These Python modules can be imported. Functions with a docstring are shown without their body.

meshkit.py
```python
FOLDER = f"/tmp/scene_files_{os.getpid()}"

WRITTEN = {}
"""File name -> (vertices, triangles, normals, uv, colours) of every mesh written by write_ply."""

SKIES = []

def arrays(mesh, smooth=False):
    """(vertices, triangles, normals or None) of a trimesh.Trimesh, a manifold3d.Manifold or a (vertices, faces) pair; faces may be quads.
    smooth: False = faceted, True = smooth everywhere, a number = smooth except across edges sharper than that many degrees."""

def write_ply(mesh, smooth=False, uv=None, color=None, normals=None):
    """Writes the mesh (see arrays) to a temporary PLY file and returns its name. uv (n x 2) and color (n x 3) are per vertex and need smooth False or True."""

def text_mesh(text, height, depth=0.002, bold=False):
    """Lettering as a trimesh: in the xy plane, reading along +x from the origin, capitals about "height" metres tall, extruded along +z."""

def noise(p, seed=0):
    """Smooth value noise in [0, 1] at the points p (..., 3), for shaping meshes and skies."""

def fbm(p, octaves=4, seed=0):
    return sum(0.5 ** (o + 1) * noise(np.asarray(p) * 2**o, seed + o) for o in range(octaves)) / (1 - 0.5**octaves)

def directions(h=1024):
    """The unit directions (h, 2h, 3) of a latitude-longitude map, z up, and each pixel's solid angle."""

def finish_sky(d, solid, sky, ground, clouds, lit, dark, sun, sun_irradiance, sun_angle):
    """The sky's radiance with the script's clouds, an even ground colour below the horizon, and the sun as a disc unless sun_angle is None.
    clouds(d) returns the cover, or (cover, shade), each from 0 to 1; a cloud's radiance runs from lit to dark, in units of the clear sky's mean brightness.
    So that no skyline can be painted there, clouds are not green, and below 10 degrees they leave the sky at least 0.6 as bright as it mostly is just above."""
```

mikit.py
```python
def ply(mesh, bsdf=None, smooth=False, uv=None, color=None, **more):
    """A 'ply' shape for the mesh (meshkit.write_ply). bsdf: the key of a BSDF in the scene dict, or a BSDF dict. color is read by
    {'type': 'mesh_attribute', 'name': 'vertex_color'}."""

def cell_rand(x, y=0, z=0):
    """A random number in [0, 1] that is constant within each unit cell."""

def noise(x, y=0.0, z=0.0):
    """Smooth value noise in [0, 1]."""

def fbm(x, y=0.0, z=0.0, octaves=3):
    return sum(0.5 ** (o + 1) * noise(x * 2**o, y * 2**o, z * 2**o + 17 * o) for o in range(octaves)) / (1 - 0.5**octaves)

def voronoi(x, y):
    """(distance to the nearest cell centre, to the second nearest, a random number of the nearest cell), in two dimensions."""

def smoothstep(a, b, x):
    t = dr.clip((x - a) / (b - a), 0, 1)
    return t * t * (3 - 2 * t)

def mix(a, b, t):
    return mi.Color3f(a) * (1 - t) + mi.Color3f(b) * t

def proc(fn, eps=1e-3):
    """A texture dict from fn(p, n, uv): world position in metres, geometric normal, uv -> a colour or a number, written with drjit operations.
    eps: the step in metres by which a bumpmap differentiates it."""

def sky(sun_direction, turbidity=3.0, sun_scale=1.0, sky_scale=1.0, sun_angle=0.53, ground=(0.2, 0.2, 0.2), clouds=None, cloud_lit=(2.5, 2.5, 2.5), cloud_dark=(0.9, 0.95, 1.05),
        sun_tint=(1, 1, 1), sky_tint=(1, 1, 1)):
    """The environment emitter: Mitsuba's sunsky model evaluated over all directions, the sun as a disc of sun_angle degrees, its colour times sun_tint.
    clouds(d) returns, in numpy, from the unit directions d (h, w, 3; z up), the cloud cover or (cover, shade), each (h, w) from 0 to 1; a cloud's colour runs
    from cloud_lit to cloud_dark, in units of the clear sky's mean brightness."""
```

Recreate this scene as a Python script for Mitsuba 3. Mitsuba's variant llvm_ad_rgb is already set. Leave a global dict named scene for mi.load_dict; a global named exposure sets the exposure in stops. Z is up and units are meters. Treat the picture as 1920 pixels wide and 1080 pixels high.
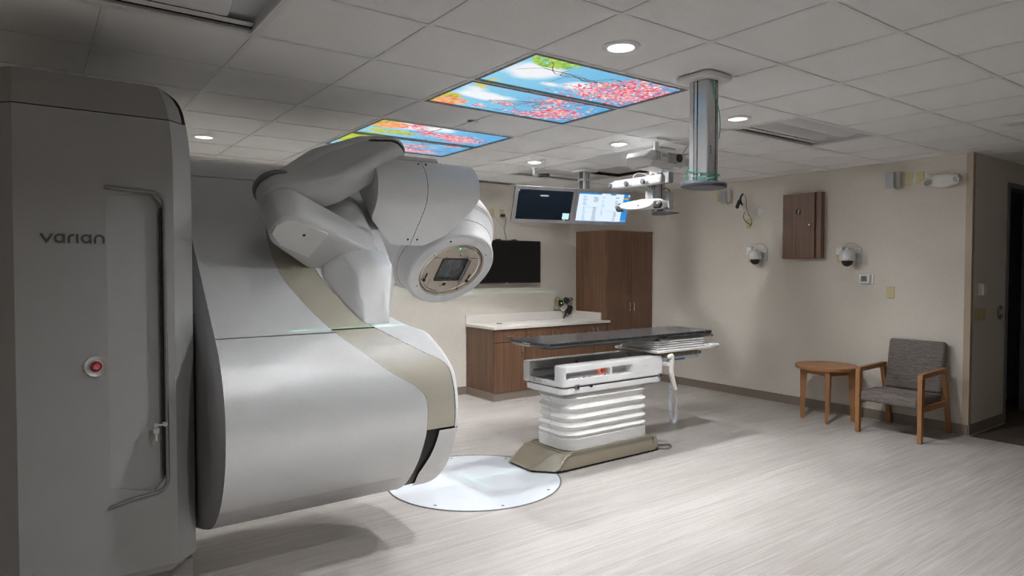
import math, random, numpy as np, trimesh, mitsuba as mi, mikit, meshkit
import drjit as dr
import shapely
from shapely.geometry import Polygon, Point, LineString, box as sbox
from shapely.ops import unary_union
import manifold3d as m3

rng = np.random.default_rng(7)
T = mi.ScalarTransform4f
scene, labels = {}, {}

# ------------------------------------------------------------------ camera, light, exposure
CH = 1.612                                   # camera height
CAM = np.array([0.0, 0.0, CH])
FWD = np.array([0.58743, 0.80875, -0.02941])
scene['camera'] = {'type': 'perspective', 'fov_axis': 'x', 'fov': math.degrees(2 * math.atan(960 / 1234.63)),
                   'near_clip': 0.05, 'far_clip': 60.0,
                   'to_world': T().look_at(origin=CAM.tolist(), target=(CAM + FWD).tolist(), up=[0, 0, 1])}
exposure = -0.06
LENS = 2300.0             # radiance of a downlight's glowing lens, recessed in a dark cone
PANEL = 1.05              # brightness of the backlit ceiling pictures
COOL = np.array([.985, 1.0, 1.01])

ZC = 2.7176               # ceiling
TILE = 0.6096
GX, GY = -0.3465, 1.4581  # where the ceiling grid starts
XW, YB, YR = 7.25, 7.15, 2.515   # right wall, back wall, return wall beside the corridor
ISO = np.array([2.69, 4.203, 1.295])
def gx(u): return GX + TILE * u
def gy(v): return GY + TILE * v

# ------------------------------------------------------------------ mesh helpers
def box(x0, x1, y0, y1, z0, z1):
    b = trimesh.creation.box(extents=(abs(x1 - x0), abs(y1 - y0), abs(z1 - z0)))
    b.apply_translation(((x0 + x1) / 2, (y0 + y1) / 2, (z0 + z1) / 2)); return b
def to_tm(man):
    m = man.to_mesh(); return trimesh.Trimesh(m.vert_properties[:, :3], m.tri_verts, process=False)
def hull(pts): return to_tm(m3.Manifold.hull_points(np.asarray(pts, float)))
SPH = trimesh.creation.uv_sphere(radius=1.0, count=[9, 12]).vertices
SPH6 = trimesh.creation.icosphere(subdivisions=1).vertices
def balls(pts, r, fine=True):
    r = np.broadcast_to(r, len(pts)); S = SPH if fine else SPH6
    return hull(np.vstack([np.asarray(p, float) + S * q for p, q in zip(pts, r)]))
def rbox(x0, x1, y0, y1, z0, z1, r, fine=False):
    r = min(r, abs(x1 - x0) / 2 - 1e-5, abs(y1 - y0) / 2 - 1e-5, abs(z1 - z0) / 2 - 1e-5)
    return balls([(x, y, z) for x in (min(x0, x1) + r, max(x0, x1) - r) for y in (min(y0, y1) + r, max(y0, y1) - r) for z in (min(z0, z1) + r, max(z0, z1) - r)], r, fine)
def cat(*ms): return trimesh.util.concatenate([m for m in ms])
def cyl(p0, p1, r, r2=None, n=24):
    p0, p1 = np.asarray(p0, float), np.asarray(p1, float); r2 = r if r2 is None else r2
    d = (p1 - p0) / np.linalg.norm(p1 - p0)
    x = np.cross(d, [0, 0, 1] if abs(d[2]) < .9 else [1, 0, 0]); x /= np.linalg.norm(x); y = np.cross(d, x)
    t = np.arange(n) * 2 * np.pi / n; ring = np.outer(np.cos(t), x) + np.outer(np.sin(t), y)
    v = np.vstack([p0 + ring * r, p1 + ring * r2, [p0], [p1]]); i = np.arange(n); j = (i + 1) % n
    f = np.vstack([np.c_[i, j, j + n], np.c_[i, j + n, i + n], np.c_[j, i, i * 0 + 2 * n], np.c_[i + n, j + n, i * 0 + 2 * n + 1]])
    return trimesh.Trimesh(v, f, process=False)
def tube(path, r, n=8):
    P = np.asarray(path, float); k = len(P); d = np.gradient(P, axis=0); d /= np.linalg.norm(d, axis=1, keepdims=True) + 1e-12
    x = np.cross(d[0], [0.3, 0.2, 0.9]); x /= np.linalg.norm(x); rings = []; r = np.broadcast_to(r, k)
    for i in range(k):
        x = x - d[i] * (x @ d[i]); x /= np.linalg.norm(x); y = np.cross(d[i], x)
        t = np.arange(n) * 2 * np.pi / n; rings.append(P[i] + r[i] * (np.outer(np.cos(t), x) + np.outer(np.sin(t), y)))
    v = np.vstack(rings + [P[:1], P[-1:]]); f = []
    a = np.arange(n); b = (a + 1) % n
    for i in range(k - 1):
        o = i * n; f += [np.c_[a + o, b + o, b + o + n], np.c_[a + o, b + o + n, a + o + n]]
    f += [np.c_[b, a, a * 0 + k * n], np.c_[a + (k - 1) * n, b + (k - 1) * n, a * 0 + k * n + 1]]
    return trimesh.Trimesh(v, np.vstack(f), process=False)
def spline(pts, n=40):
    from scipy.interpolate import CubicSpline
    P = np.asarray(pts, float); t = np.r_[0, np.cumsum(np.linalg.norm(np.diff(P, axis=0), axis=1))]
    return CubicSpline(t, P)(np.linspace(0, t[-1], n))
def lathe(profile, n=48):
    """(radius, z) profile turned about z."""
    p = np.asarray(profile, float); t = np.arange(n) * 2 * np.pi / n; k = len(p)
    v = np.stack([np.outer(p[:, 0], np.cos(t)), np.outer(p[:, 0], np.sin(t)), np.repeat(p[:, 1][:, None], n, 1)], -1).reshape(-1, 3)
    i, j = np.meshgrid(np.arange(k - 1), np.arange(n), indexing='ij'); a = i * n + j; b = i * n + (j + 1) % n
    f = np.vstack([np.c_[a.ravel(), b.ravel(), (b + n).ravel()], np.c_[a.ravel(), (b + n).ravel(), (a + n).ravel()]])
    return trimesh.Trimesh(v, f, process=False)
def prism(poly, z0, z1):
    """shapely polygon(s) extruded along z."""
    g = [q for q in getattr(poly, 'geoms', [poly])]
    out = []
    for q in g:
        m = trimesh.creation.extrude_polygon(q, abs(z1 - z0), engine='earcut'); m.apply_translation((0, 0, min(z0, z1))); out.append(m)
    return cat(*out)
def rrect(x0, x1, y0, y1, r, q=6): return sbox(x0 + r, y0 + r, x1 - r, y1 - r).buffer(r, quad_segs=q)
def soft_prism(poly, z0, z1, r, n=3):
    """convex polygon extruded along z with rounded rims."""
    pts = []
    for k in range(n + 1):
        a = k / n * math.pi / 2; q = np.array(poly.buffer(-r * (1 - math.sin(a)) - 1e-6).exterior.coords) if r > 0 else np.array(poly.exterior.coords)
        h = r * (1 - math.cos(a))
        pts += [np.c_[q, np.full(len(q), z0 + h)], np.c_[q, np.full(len(q), z1 - h)]]
    return hull(np.vstack(pts))
def grid(P, closed=False):
    m, n = P.shape[:2]; v = P.reshape(-1, 3); i, j = np.meshgrid(np.arange(m - 1), np.arange(n if closed else n - 1), indexing='ij')
    a = (i * n + j).ravel(); b = (i * n + (j + 1) % n).ravel()
    return trimesh.Trimesh(v, np.vstack([np.c_[a, b, b + n], np.c_[a, b + n, a + n]]), process=False)
def slab(P, Q):
    """closed sheet between the point grids P (outer) and Q (inner)."""
    side = []
    for A, B in ((P[0], Q[0]), (P[-1], Q[-1]), (P[:, 0], Q[:, 0]), (P[:, -1], Q[:, -1])): side.append(grid(np.stack([A, B])))
    return cat(grid(P), grid(Q), *side)
def rot(m, axis, deg, at=(0, 0, 0)):
    m = m.copy(); m.apply_transform(trimesh.transformations.rotation_matrix(math.radians(deg), axis, at)); return m
def mov(m, *d): m = m.copy(); m.apply_translation(d); return m
def frame(m, o, x, y, z):
    """mesh given in a local frame, put at o with the axes x, y, z."""
    m = m.copy(); M = np.eye(4); M[:3, 0], M[:3, 1], M[:3, 2], M[:3, 3] = x, y, z, o; m.apply_transform(M); return m
def cut(a, *bs):
    A = m3.Manifold(m3.Mesh(np.asarray(a.vertices, np.float32), np.asarray(a.faces, np.uint32)))
    for b in bs: A = A - m3.Manifold(m3.Mesh(np.asarray(b.vertices, np.float32), np.asarray(b.faces, np.uint32)))
    return to_tm(A)
def smoothed(m, edge, it=12):
    """refine to edge length and smooth away the creases."""
    A = m3.Manifold(m3.Mesh(np.asarray(m.vertices, np.float32), np.asarray(m.faces, np.uint32))).refine_to_length(edge)
    t = to_tm(A); t.merge_vertices(); trimesh.smoothing.filter_taubin(t, lamb=.5, nu=.52, iterations=it); return t
def union(*ms):
    A = None
    for m in ms:
        B = m3.Manifold(m3.Mesh(np.asarray(m.vertices, np.float32), np.asarray(m.faces, np.uint32))); A = B if A is None else A + B
    return to_tm(A)

# ------------------------------------------------------------------ scene helpers
def free(key):
    if key not in scene and key not in labels: return key
    k = 1
    while f'{key}_{k:03d}' in scene or f'{key}_{k:03d}' in labels: k += 1
    return f'{key}_{k:03d}'
def thing(name, label, cat_, group=None):
    k = free(name); labels[k] = {'label': label, 'category': cat_}
    if group: labels[k]['group'] = group
    return k
def part(parent, name, mesh, m, smooth=30, label=None, kind=None, **more):
    k = free(parent + '__' + name); scene[k] = mikit.ply(mesh, m, smooth=smooth, **more)
    if label or kind: labels[k] = {a: b for a, b in (('label', label), ('kind', kind)) if b}
    return k
def single(name, mesh, m, label, cat_, group=None, smooth=30, **more):
    k = free(name); scene[k] = mikit.ply(mesh, m, smooth=smooth, **more); labels[k] = {'label': label, 'category': cat_}
    if group: labels[k]['group'] = group
    return k
def struct(name, mesh, m, label=None, smooth=False):
    scene[name] = mikit.ply(mesh, m, smooth=smooth); labels[name] = {'kind': 'structure', **({'label': label} if label else {})}
    return name
def rgb(*c): return {'type': 'rgb', 'value': [float(x) for x in c]}
def mat(name, color, rough=.5, metal=0.0, spec=.5, bump=None, scale=1.0, **kw):
    b = {'type': 'principled', 'base_color': color if isinstance(color, dict) else rgb(*color), 'roughness': rough, 'metallic': float(metal), 'specular': spec, **kw}
    if bump is not None: b = {'type': 'bumpmap', 'arbitrary': bump, 'scale': scale, 'nested': b}
    scene[name] = {'type': 'twosided', 'nested': b}; return name
def glow(mesh_shape_key, radiance): scene[mesh_shape_key]['emitter'] = {'type': 'area', 'radiance': radiance}

# ------------------------------------------------------------------ materials
P_ = mikit
def floor_fn(p, n, uv):
    s = P_.fbm(p.x * 4.0, p.y * 330.0, 0.0, 2); w = P_.fbm(p.x * 1.6, p.y * 60.0, 5.0, 2); b = P_.fbm(p.x * 1.2, p.y * 3.2, 9.0, 2)
    t = .50 * s + .25 * w + .25 * b
    return P_.mix((.280, .257, .241), (.382, .358, .341), P_.smoothstep(.25, .75, t))
def wall_fn(p, n, uv):
    t = P_.fbm(p.x * 120, p.y * 120, p.z * 45, 2)
    return P_.mix((.575, .538, .482), (.628, .590, .533), t)
def wall_bump(p, n, uv): return P_.fbm(p.x * 160, p.y * 160, p.z * 90, 2)
def tile_fn(p, n, uv):
    t = P_.noise(p.x * 260, p.y * 260, 0); return P_.mix((.82, .83, .835), (.88, .89, .895), t)
def wood_fn(p, n, uv):
    h = p.x * 1.0 + p.y * .83
    s = P_.fbm(h * 150, p.z * 1.6, 2.0, 3); w = P_.noise(h * 420, p.z * 5, 7.0)
    return P_.mix((.080, .041, .024), (.152, .080, .047), P_.smoothstep(.2, .8, .65 * s + .35 * w))
def oak_fn(p, n, uv):
    s = P_.fbm(p.x * 60 + p.y * 60, p.z * 6, p.x * 8, 3)
    return P_.mix((.21, .095, .034), (.33, .155, .060), s)
def fabric_fn(p, n, uv):
    s = P_.fbm(p.x * 12, p.y * 12, p.z * 260, 2); q = P_.fbm(p.y * 40, p.x * 260, p.z * 120, 2)
    return P_.mix((.085, .074, .068), (.175, .152, .140), P_.smoothstep(.25, .75, .6 * s + .4 * q))
def stone_fn(p, n, uv):
    return P_.mix((.58, .55, .51), (.76, .73, .69), P_.noise(p.x * 230, p.y * 230, p.z * 230))
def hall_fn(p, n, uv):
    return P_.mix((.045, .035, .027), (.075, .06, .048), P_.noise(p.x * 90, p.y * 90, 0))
def carbon_fn(p, n, uv):
    a = P_.noise(p.x * 150, p.y * 150, 0); return P_.mix((.045, .045, .047), (.075, .075, .078), a)
def silver_fn(p, n, uv): return P_.mix((.68, .70, .715), (.73, .745, .76), P_.noise(p.x * 300, p.y * 300, p.z * 300))

mat('m_floor', P_.proc(floor_fn), .42, spec=.4)
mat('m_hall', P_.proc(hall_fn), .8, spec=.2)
mat('m_wall', P_.proc(wall_fn), .75, spec=.25, bump=P_.proc(wall_bump, 2e-3), scale=.0012)
mat('m_guard', (.36, .29, .215), .55)
mat('m_base', (.175, .145, .118), .5)
mat('m_base_lip', (.33, .275, .22), .5)
mat('m_tile', P_.proc(tile_fn), .9, spec=.1)
mat('m_tee', (.82, .825, .825), .5, spec=.3)
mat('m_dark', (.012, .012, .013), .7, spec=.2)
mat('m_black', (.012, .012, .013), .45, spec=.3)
mat('m_screen_off', (.006, .0055, .0055), .3, spec=.2)
mat('m_wood', P_.proc(wood_fn), .42, spec=.4)
mat('m_wood_edge', (.15, .075, .04), .45)
mat('m_oak', P_.proc(oak_fn), .4)
mat('m_fabric', P_.proc(fabric_fn), .75, spec=.3, sheen=.3)
mat('m_stone', P_.proc(stone_fn), .35)
mat('m_silver', P_.proc(silver_fn), .30, metal=.5, spec=.7)
mat('m_silver2', (.55, .56, .57), .36, metal=.4)
mat('m_seam', (.03, .03, .03), .7)
mat('m_gray_dark', (.115, .115, .118), .5)
mat('m_stand', (.26, .26, .257), .48, metal=.2)
mat('m_stand_cap', (.20, .195, .185), .55)
mat('m_beige', (.43, .405, .335), .36, metal=.35)
mat('m_shell', (.66, .67, .69), .34)
mat('m_head', (.68, .68, .69), .38)
mat('m_arm', (.50, .505, .51), .42)
mat('m_col', (.52, .45, .38), .33, metal=.55)
mat('m_window', (.075, .08, .085), .12, spec=.9)
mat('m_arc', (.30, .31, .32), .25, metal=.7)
mat('m_white', (.74, .745, .75), .38)
mat('m_white2', (.62, .625, .63), .45)
mat('m_offwhite', (.70, .68, .64), .45)
mat('m_ivory', (.52, .45, .26), .5)
mat('m_ivory_dark', (.20, .17, .10), .5)
mat('m_bellows', (.78, .78, .77), .55)
mat('m_champagne', (.27, .242, .185), .25, metal=.55, clearcoat=.5, clearcoat_gloss=.9)
mat('m_carbon', (.022, .022, .023), .14, spec=.55)
mat('m_alu', (.60, .60, .615), .33, metal=.85)
mat('m_alu_dark', (.20, .20, .205), .4, metal=.6)
mat('m_chrome', (.75, .74, .72), .2, metal=1.0)
mat('m_gray', (.32, .33, .34), .5)
mat('m_slate', (.055, .062, .075), .38)
mat('m_green', (.03, .42, .26), .45)
mat('m_red', (.42, .015, .02), .3)
mat('m_redglow', (.9, .12, .03), .3)
mat('m_bluelabel', (.08, .16, .33), .4)
mat('m_blue', (.10, .30, .60), .4)
mat('m_brass', (.40, .28, .05), .35, metal=.6)
mat('m_plate', (.50, .53, .57), .32)
mat('m_lcd', (.13, .16, .13), .25)
mat('m_cord', (.50, .54, .60), .45)
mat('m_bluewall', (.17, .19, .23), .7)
mat('m_diffuser', (.70, .71, .72), .6)
mat('m_trofwhite', (.66, .68, .70), .5)
mat('m_letter', (.045, .045, .047), .5)
mat('m_opal', (.9, .9, .9), .4)
scene['m_glass'] = {'type': 'principled', 'base_color': rgb(.02, .02, .02), 'roughness': .05, 'specular': .8}
scene['m_display'] = {'type': 'twosided', 'nested': {'type': 'principled', 'base_color': rgb(.003, .003, .004), 'roughness': .35, 'specular': .15}}
mat('m_cone', (.03, .03, .03), .6, spec=.1)

# ------------------------------------------------------------------ room
XL, YF, XE = -1.6, -2.6, 10.6            # unseen walls left, behind the camera, end of corridor
struct('floor', cat(box(XL, XW, YF, YB, -.12, 0)), 'm_floor')
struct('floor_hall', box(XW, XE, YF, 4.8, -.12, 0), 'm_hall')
struct('wall_back', box(XL - .15, XW + .15, YB, YB + .15, 0, ZC + .3), 'm_wall')
struct('wall_right', box(XW, XW + .15, YR, YB, 0, ZC + .3), 'm_wall')
DX0, DX1, DZ = 8.15, 9.10, 2.50
struct('wall_return', cat(box(XW + .15, DX0, YR, YR + .12, 0, ZC + .3), box(DX1, XE, YR, YR + .12, 0, ZC + .3), box(DX0, DX1, YR, YR + .12, DZ, ZC + .3)), 'm_wall')
struct('wall_left', box(XL - .15, XL, YF, YB, 0, ZC + .3), 'm_wall')
struct('wall_front', box(XL - .15, XE + .15, YF - .15, YF, 0, ZC + .3), 'm_wall')
struct('wall_hall', box(XE, XE + .15, YF, 4.8, 0, ZC + .3), 'm_wall')
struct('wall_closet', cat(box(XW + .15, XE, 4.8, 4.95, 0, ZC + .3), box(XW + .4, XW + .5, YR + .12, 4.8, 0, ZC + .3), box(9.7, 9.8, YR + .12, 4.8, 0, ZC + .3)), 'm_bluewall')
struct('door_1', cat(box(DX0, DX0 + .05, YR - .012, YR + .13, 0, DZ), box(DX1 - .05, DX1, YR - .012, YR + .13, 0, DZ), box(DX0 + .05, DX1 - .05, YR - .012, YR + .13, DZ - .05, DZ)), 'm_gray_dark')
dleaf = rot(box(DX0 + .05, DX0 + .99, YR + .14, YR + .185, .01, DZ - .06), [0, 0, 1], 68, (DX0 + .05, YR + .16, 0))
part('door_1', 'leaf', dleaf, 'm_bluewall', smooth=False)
part('door_1', 'closer', box(DX0 + .3, DX0 + .72, YR + .21, YR + .27, 2.34, 2.40), 'm_alu')
struct('trim_1', cat(box(XW - .004, XW + .001, YR - .004, YR + .052, .10, ZC), box(XW - .004, XW + .055, YR - .004, YR + .001, .10, ZC)), 'm_guard')
def baseboard(name, x0, y0, x1, y1, nx, ny):
    d = np.array([x1 - x0, y1 - y0]); t = .010
    def bx(a, z0, z1):
        xs = sorted([x0, x1]) if abs(d[0]) > 1e-6 else sorted([x0, x0 + nx * a]); ys = sorted([y0, y1]) if abs(d[1]) > 1e-6 else sorted([y0, y0 + ny * a])
        return box(xs[0], xs[1], ys[0], ys[1], z0, z1)
    struct(name, bx(t, .004, .105), 'm_base'); part(name, 'cove_lip', bx(.020, 0, .006), 'm_base_lip', smooth=False)
baseboard('baseboard_right', XW, YR, XW, 6.5, -1, 0)
baseboard('baseboard_back', XL, YB, 4.47, YB, 0, -1)
baseboard('baseboard_return', XW, YR, DX0, YR, 0, -1)

# ------------------------------------------------------------------ ceiling grid and tiles
struct('ceiling', box(XL, XE, YF, 4.8 + 2.35, ZC + .30, ZC + .40), 'm_dark')
PANELS = {(u, v) for u in (4, 5) for v in (2, 3, 5, 6)}
TROF = [(8, 2), (8, 7), (0, 2)]
LAMPS = [(4.5, 1.5), (2.5, 7.5), (7.5, 2.5), (7.5, 4.5), (7.5, 6.5), (2.5, -.5)]
skip = set(PANELS) | {(u + k, v) for u, v in TROF for k in (0, 1)} | {(9, 6)}
def seen(x, y):
    d = np.array([x, y]) - CAM[:2]; z = d @ FWD[:2]; s = d @ np.array([.809, -.588]); return z > 1.2 and abs(s) < .80 * z + .5 and (ZC - CH) / z < .52
U0, U1, V0, V1 = -2, 18, -7, 9
rest, dicts = [], {}
tile_ply = None
for u in range(U0, U1):
    for v in range(V0, V1 + 1):
        if (u, v) in skip: continue
        x0, x1, y0, y1 = gx(u), gx(u + 1), gy(v), min(gy(v + 1), YB)
        if x0 > XW and y0 > YR - .05: continue
        if x1 > XW and y0 > YR - .35: x1 = XW if y0 > YR else x1
        x1 = min(x1, XE); x0 = max(x0, XL); y0 = max(y0, YF)
        if y1 - y0 < .03 or x1 - x0 < .03: continue
        if v == V1: y0 += .012
        full = abs(x1 - x0 - TILE) < 1e-6 and abs(y1 - y0 - TILE) < 1e-6
        if seen((x0 + x1) / 2, (y0 + y1) / 2):
            if (u + .5, v + .5) in LAMPS and full:
                hole = sbox(x0 + .0128, y0 + .0128, x1 - .0128, y1 - .0128).difference(Point((x0 + x1) / 2, (y0 + y1) / 2).buffer(.07, quad_segs=10))
                part('ceiling', 'tile', prism(hole, ZC + .0042, ZC + .020), 'm_tile', smooth=False)
            elif full:
                if tile_ply is None: tile_ply = mikit.ply(box(.0128, TILE - .0128, .0128, TILE - .0128, .0042, .020), 'm_tile', smooth=False)
                scene[free('ceiling__tile')] = {**tile_ply, 'to_world': T().translate([x0, y0, ZC])}
            else: part('ceiling', 'tile', box(x0 + .0128, x1 - .0128, y0 + .0128, y1 - .0128, ZC + .0042, ZC + .020), 'm_tile', smooth=False)
        elif (u + .5, v + .5) in LAMPS: rest.append(prism(sbox(x0 + .0128, y0 + .0128, x1 - .0128, y1 - .0128).difference(Point((x0 + x1) / 2, (y0 + y1) / 2).buffer(.07, quad_segs=10)), ZC + .0042, ZC + .020))
        else: rest.append(box(x0 + .004, x1 - .004, y0 + .004, y1 - .004, ZC + .0042, ZC + .020))
part('ceiling', 'tile_field', cat(*rest), 'm_tile', smooth=False, kind='stuff')
def runs(cells, lo, hi):
    """maximal index runs that keep their bar"""
    out, start = [], None
    for k in range(lo, hi + 1):
        keep = k < hi and k not in cells
        if keep and start is None: start = k
        if not keep and start is not None: out.append((start, k)); start = None
    return out
for u in range(U0, U1 + 1):
    x = gx(u); yt = YB if x < XW else YR
    gaps = {v for v in range(V0, V1 + 1) for f, w in [(4, q) for q in (2, 3, 5, 6)] + TROF if v == w and u == f + 1}
    bars = [(max(gy(s), YF), min(gy(e), yt)) for s, e in runs(gaps, V0 - 1, V1 + 2)]
    bars = [q for q in bars if q[1] > q[0]]
    part('ceiling', 'main_tee', cat(*[box(x - .012, x + .012, q0, q1, ZC, ZC + .004) for q0, q1 in bars], *[box(x - .001, x + .001, q0, q1, ZC + .004, ZC + .035) for q0, q1 in bars]), 'm_tee', smooth=False)
for v in range(V0, V1 + 1):
    y = gy(v); x1 = XE if y < YR else XW
    part('ceiling', 'cross_tee', cat(box(XL, x1, y - .012, y + .012, ZC + .0005, ZC + .004), box(XL, x1, y - .001, y + .001, ZC + .004, ZC + .035)), 'm_tee', smooth=False)
# wall angle along the walls, dark slot of the air outlet, dropped-in return tile
part('ceiling', 'wall_angle', cat(box(XL, XW, YB - .02, YB, ZC, ZC + .004), box(XW - .02, XW, YR, YB, ZC, ZC + .004)), 'm_tee', smooth=False)
t = thing('slot_diffuser', 'long narrow black air slot in the ceiling above the wall screen', 'air vent')
part(t, 'slot', box(4.42, 5.07, 6.955, 7.04, ZC - .004, ZC + .003), 'm_black', smooth=False)
part(t, 'frame', cat(box(4.40, 5.09, 6.945, 6.955, ZC - .006, ZC + .004), box(4.40, 5.09, 7.04, 7.05, ZC - .006, ZC + .004)), 'm_alu_dark', smooth=False)
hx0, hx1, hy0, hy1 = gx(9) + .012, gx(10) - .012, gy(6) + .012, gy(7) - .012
t = thing('return_vent', 'recessed grey ceiling tile with side walls coloured dark as shadow, beside the monitor pole', 'air vent')
part(t, 'well', cat(box(hx0, hx0 + .004, hy0, hy1, ZC + .004, ZC + .09), box(hx1 - .004, hx1, hy0, hy1, ZC + .004, ZC + .09), box(hx0, hx1, hy0, hy0 + .004, ZC + .004, ZC + .09), box(hx0, hx1, hy1 - .004, hy1, ZC + .004, ZC + .09)), 'm_dark', smooth=False)  # well sides coloured near-black to carry the shadow of the recess
part(t, 'plate', box(hx0 + .01, hx1 - .01, hy0 + .01, hy1 - .01, ZC + .035, ZC + .045), 'm_trofwhite', smooth=False)

# troffers, switched off
def troffer(u, v, label):
    t = thing('ceiling_troffer', label, 'ceiling light', 'recessed ceiling lights that are switched off')
    x0, x1, y0, y1 = gx(u) + .013, gx(u + 2) - .013, gy(v) + .013, gy(v + 1) - .013
    part(t, 'frame', cat(box(x0, x1, y0, y0 + .018, ZC, ZC + .012), box(x0, x1, y1 - .018, y1, ZC, ZC + .012), box(x0, x0 + .012, y0, y1, ZC, ZC + .012), box(x1 - .012, x1, y0, y1, ZC, ZC + .012)), 'm_tee', smooth=False)
    part(t, 'pan', cat(box(x0, x1, y0, y1, ZC + .062, ZC + .07), box(x0, x0 + .004, y0, y1, ZC + .01, ZC + .062), box(x1 - .004, x1, y0, y1, ZC + .01, ZC + .062)), 'm_trofwhite', smooth=False)
    ym, n, xe = (y0 + y1) / 2 + .02, 20, x1 - .15
    for a, b in ((y0 + .019, ym), (ym, y1 - .07)):   # two bowed lenses running lengthwise
        s = np.linspace(0, 1, n); yy = a + (b - a) * s; zz = ZC + .056 - .046 * np.sin(np.pi * s) ** .7
        P = np.stack([np.stack([np.full(n, xx), yy, zz], -1) for xx in (x0 + .014, xe)]); k = part(t, 'diffuser', slab(P, P + [0, 0, .004]), 'm_diffuser', smooth=40)
        part(k, 'end_cap', slab(np.stack([P[1], P[1] * [1, 1, 0] + [0, 0, ZC + .062]]) , np.stack([P[1], P[1] * [1, 1, 0] + [0, 0, ZC + .062]]) + [.002, 0, 0]), 'm_gray', smooth=False)
    part(t, 'side_strip', box(x0 + .012, x1 - .012, y1 - .07, y1 - .018, ZC + .03, ZC + .034), 'm_diffuser', smooth=False)
    return t
troffer(8, 2, 'grey unlit two-lens ceiling light in the open ceiling right of the big ceiling column')
troffer(8, 7, 'grey unlit ceiling light behind the microphone and the monitor pole')
troffer(0, 2, 'pale unlit ceiling light cut by the top edge of the photo, above the grey cabinet')

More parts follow.
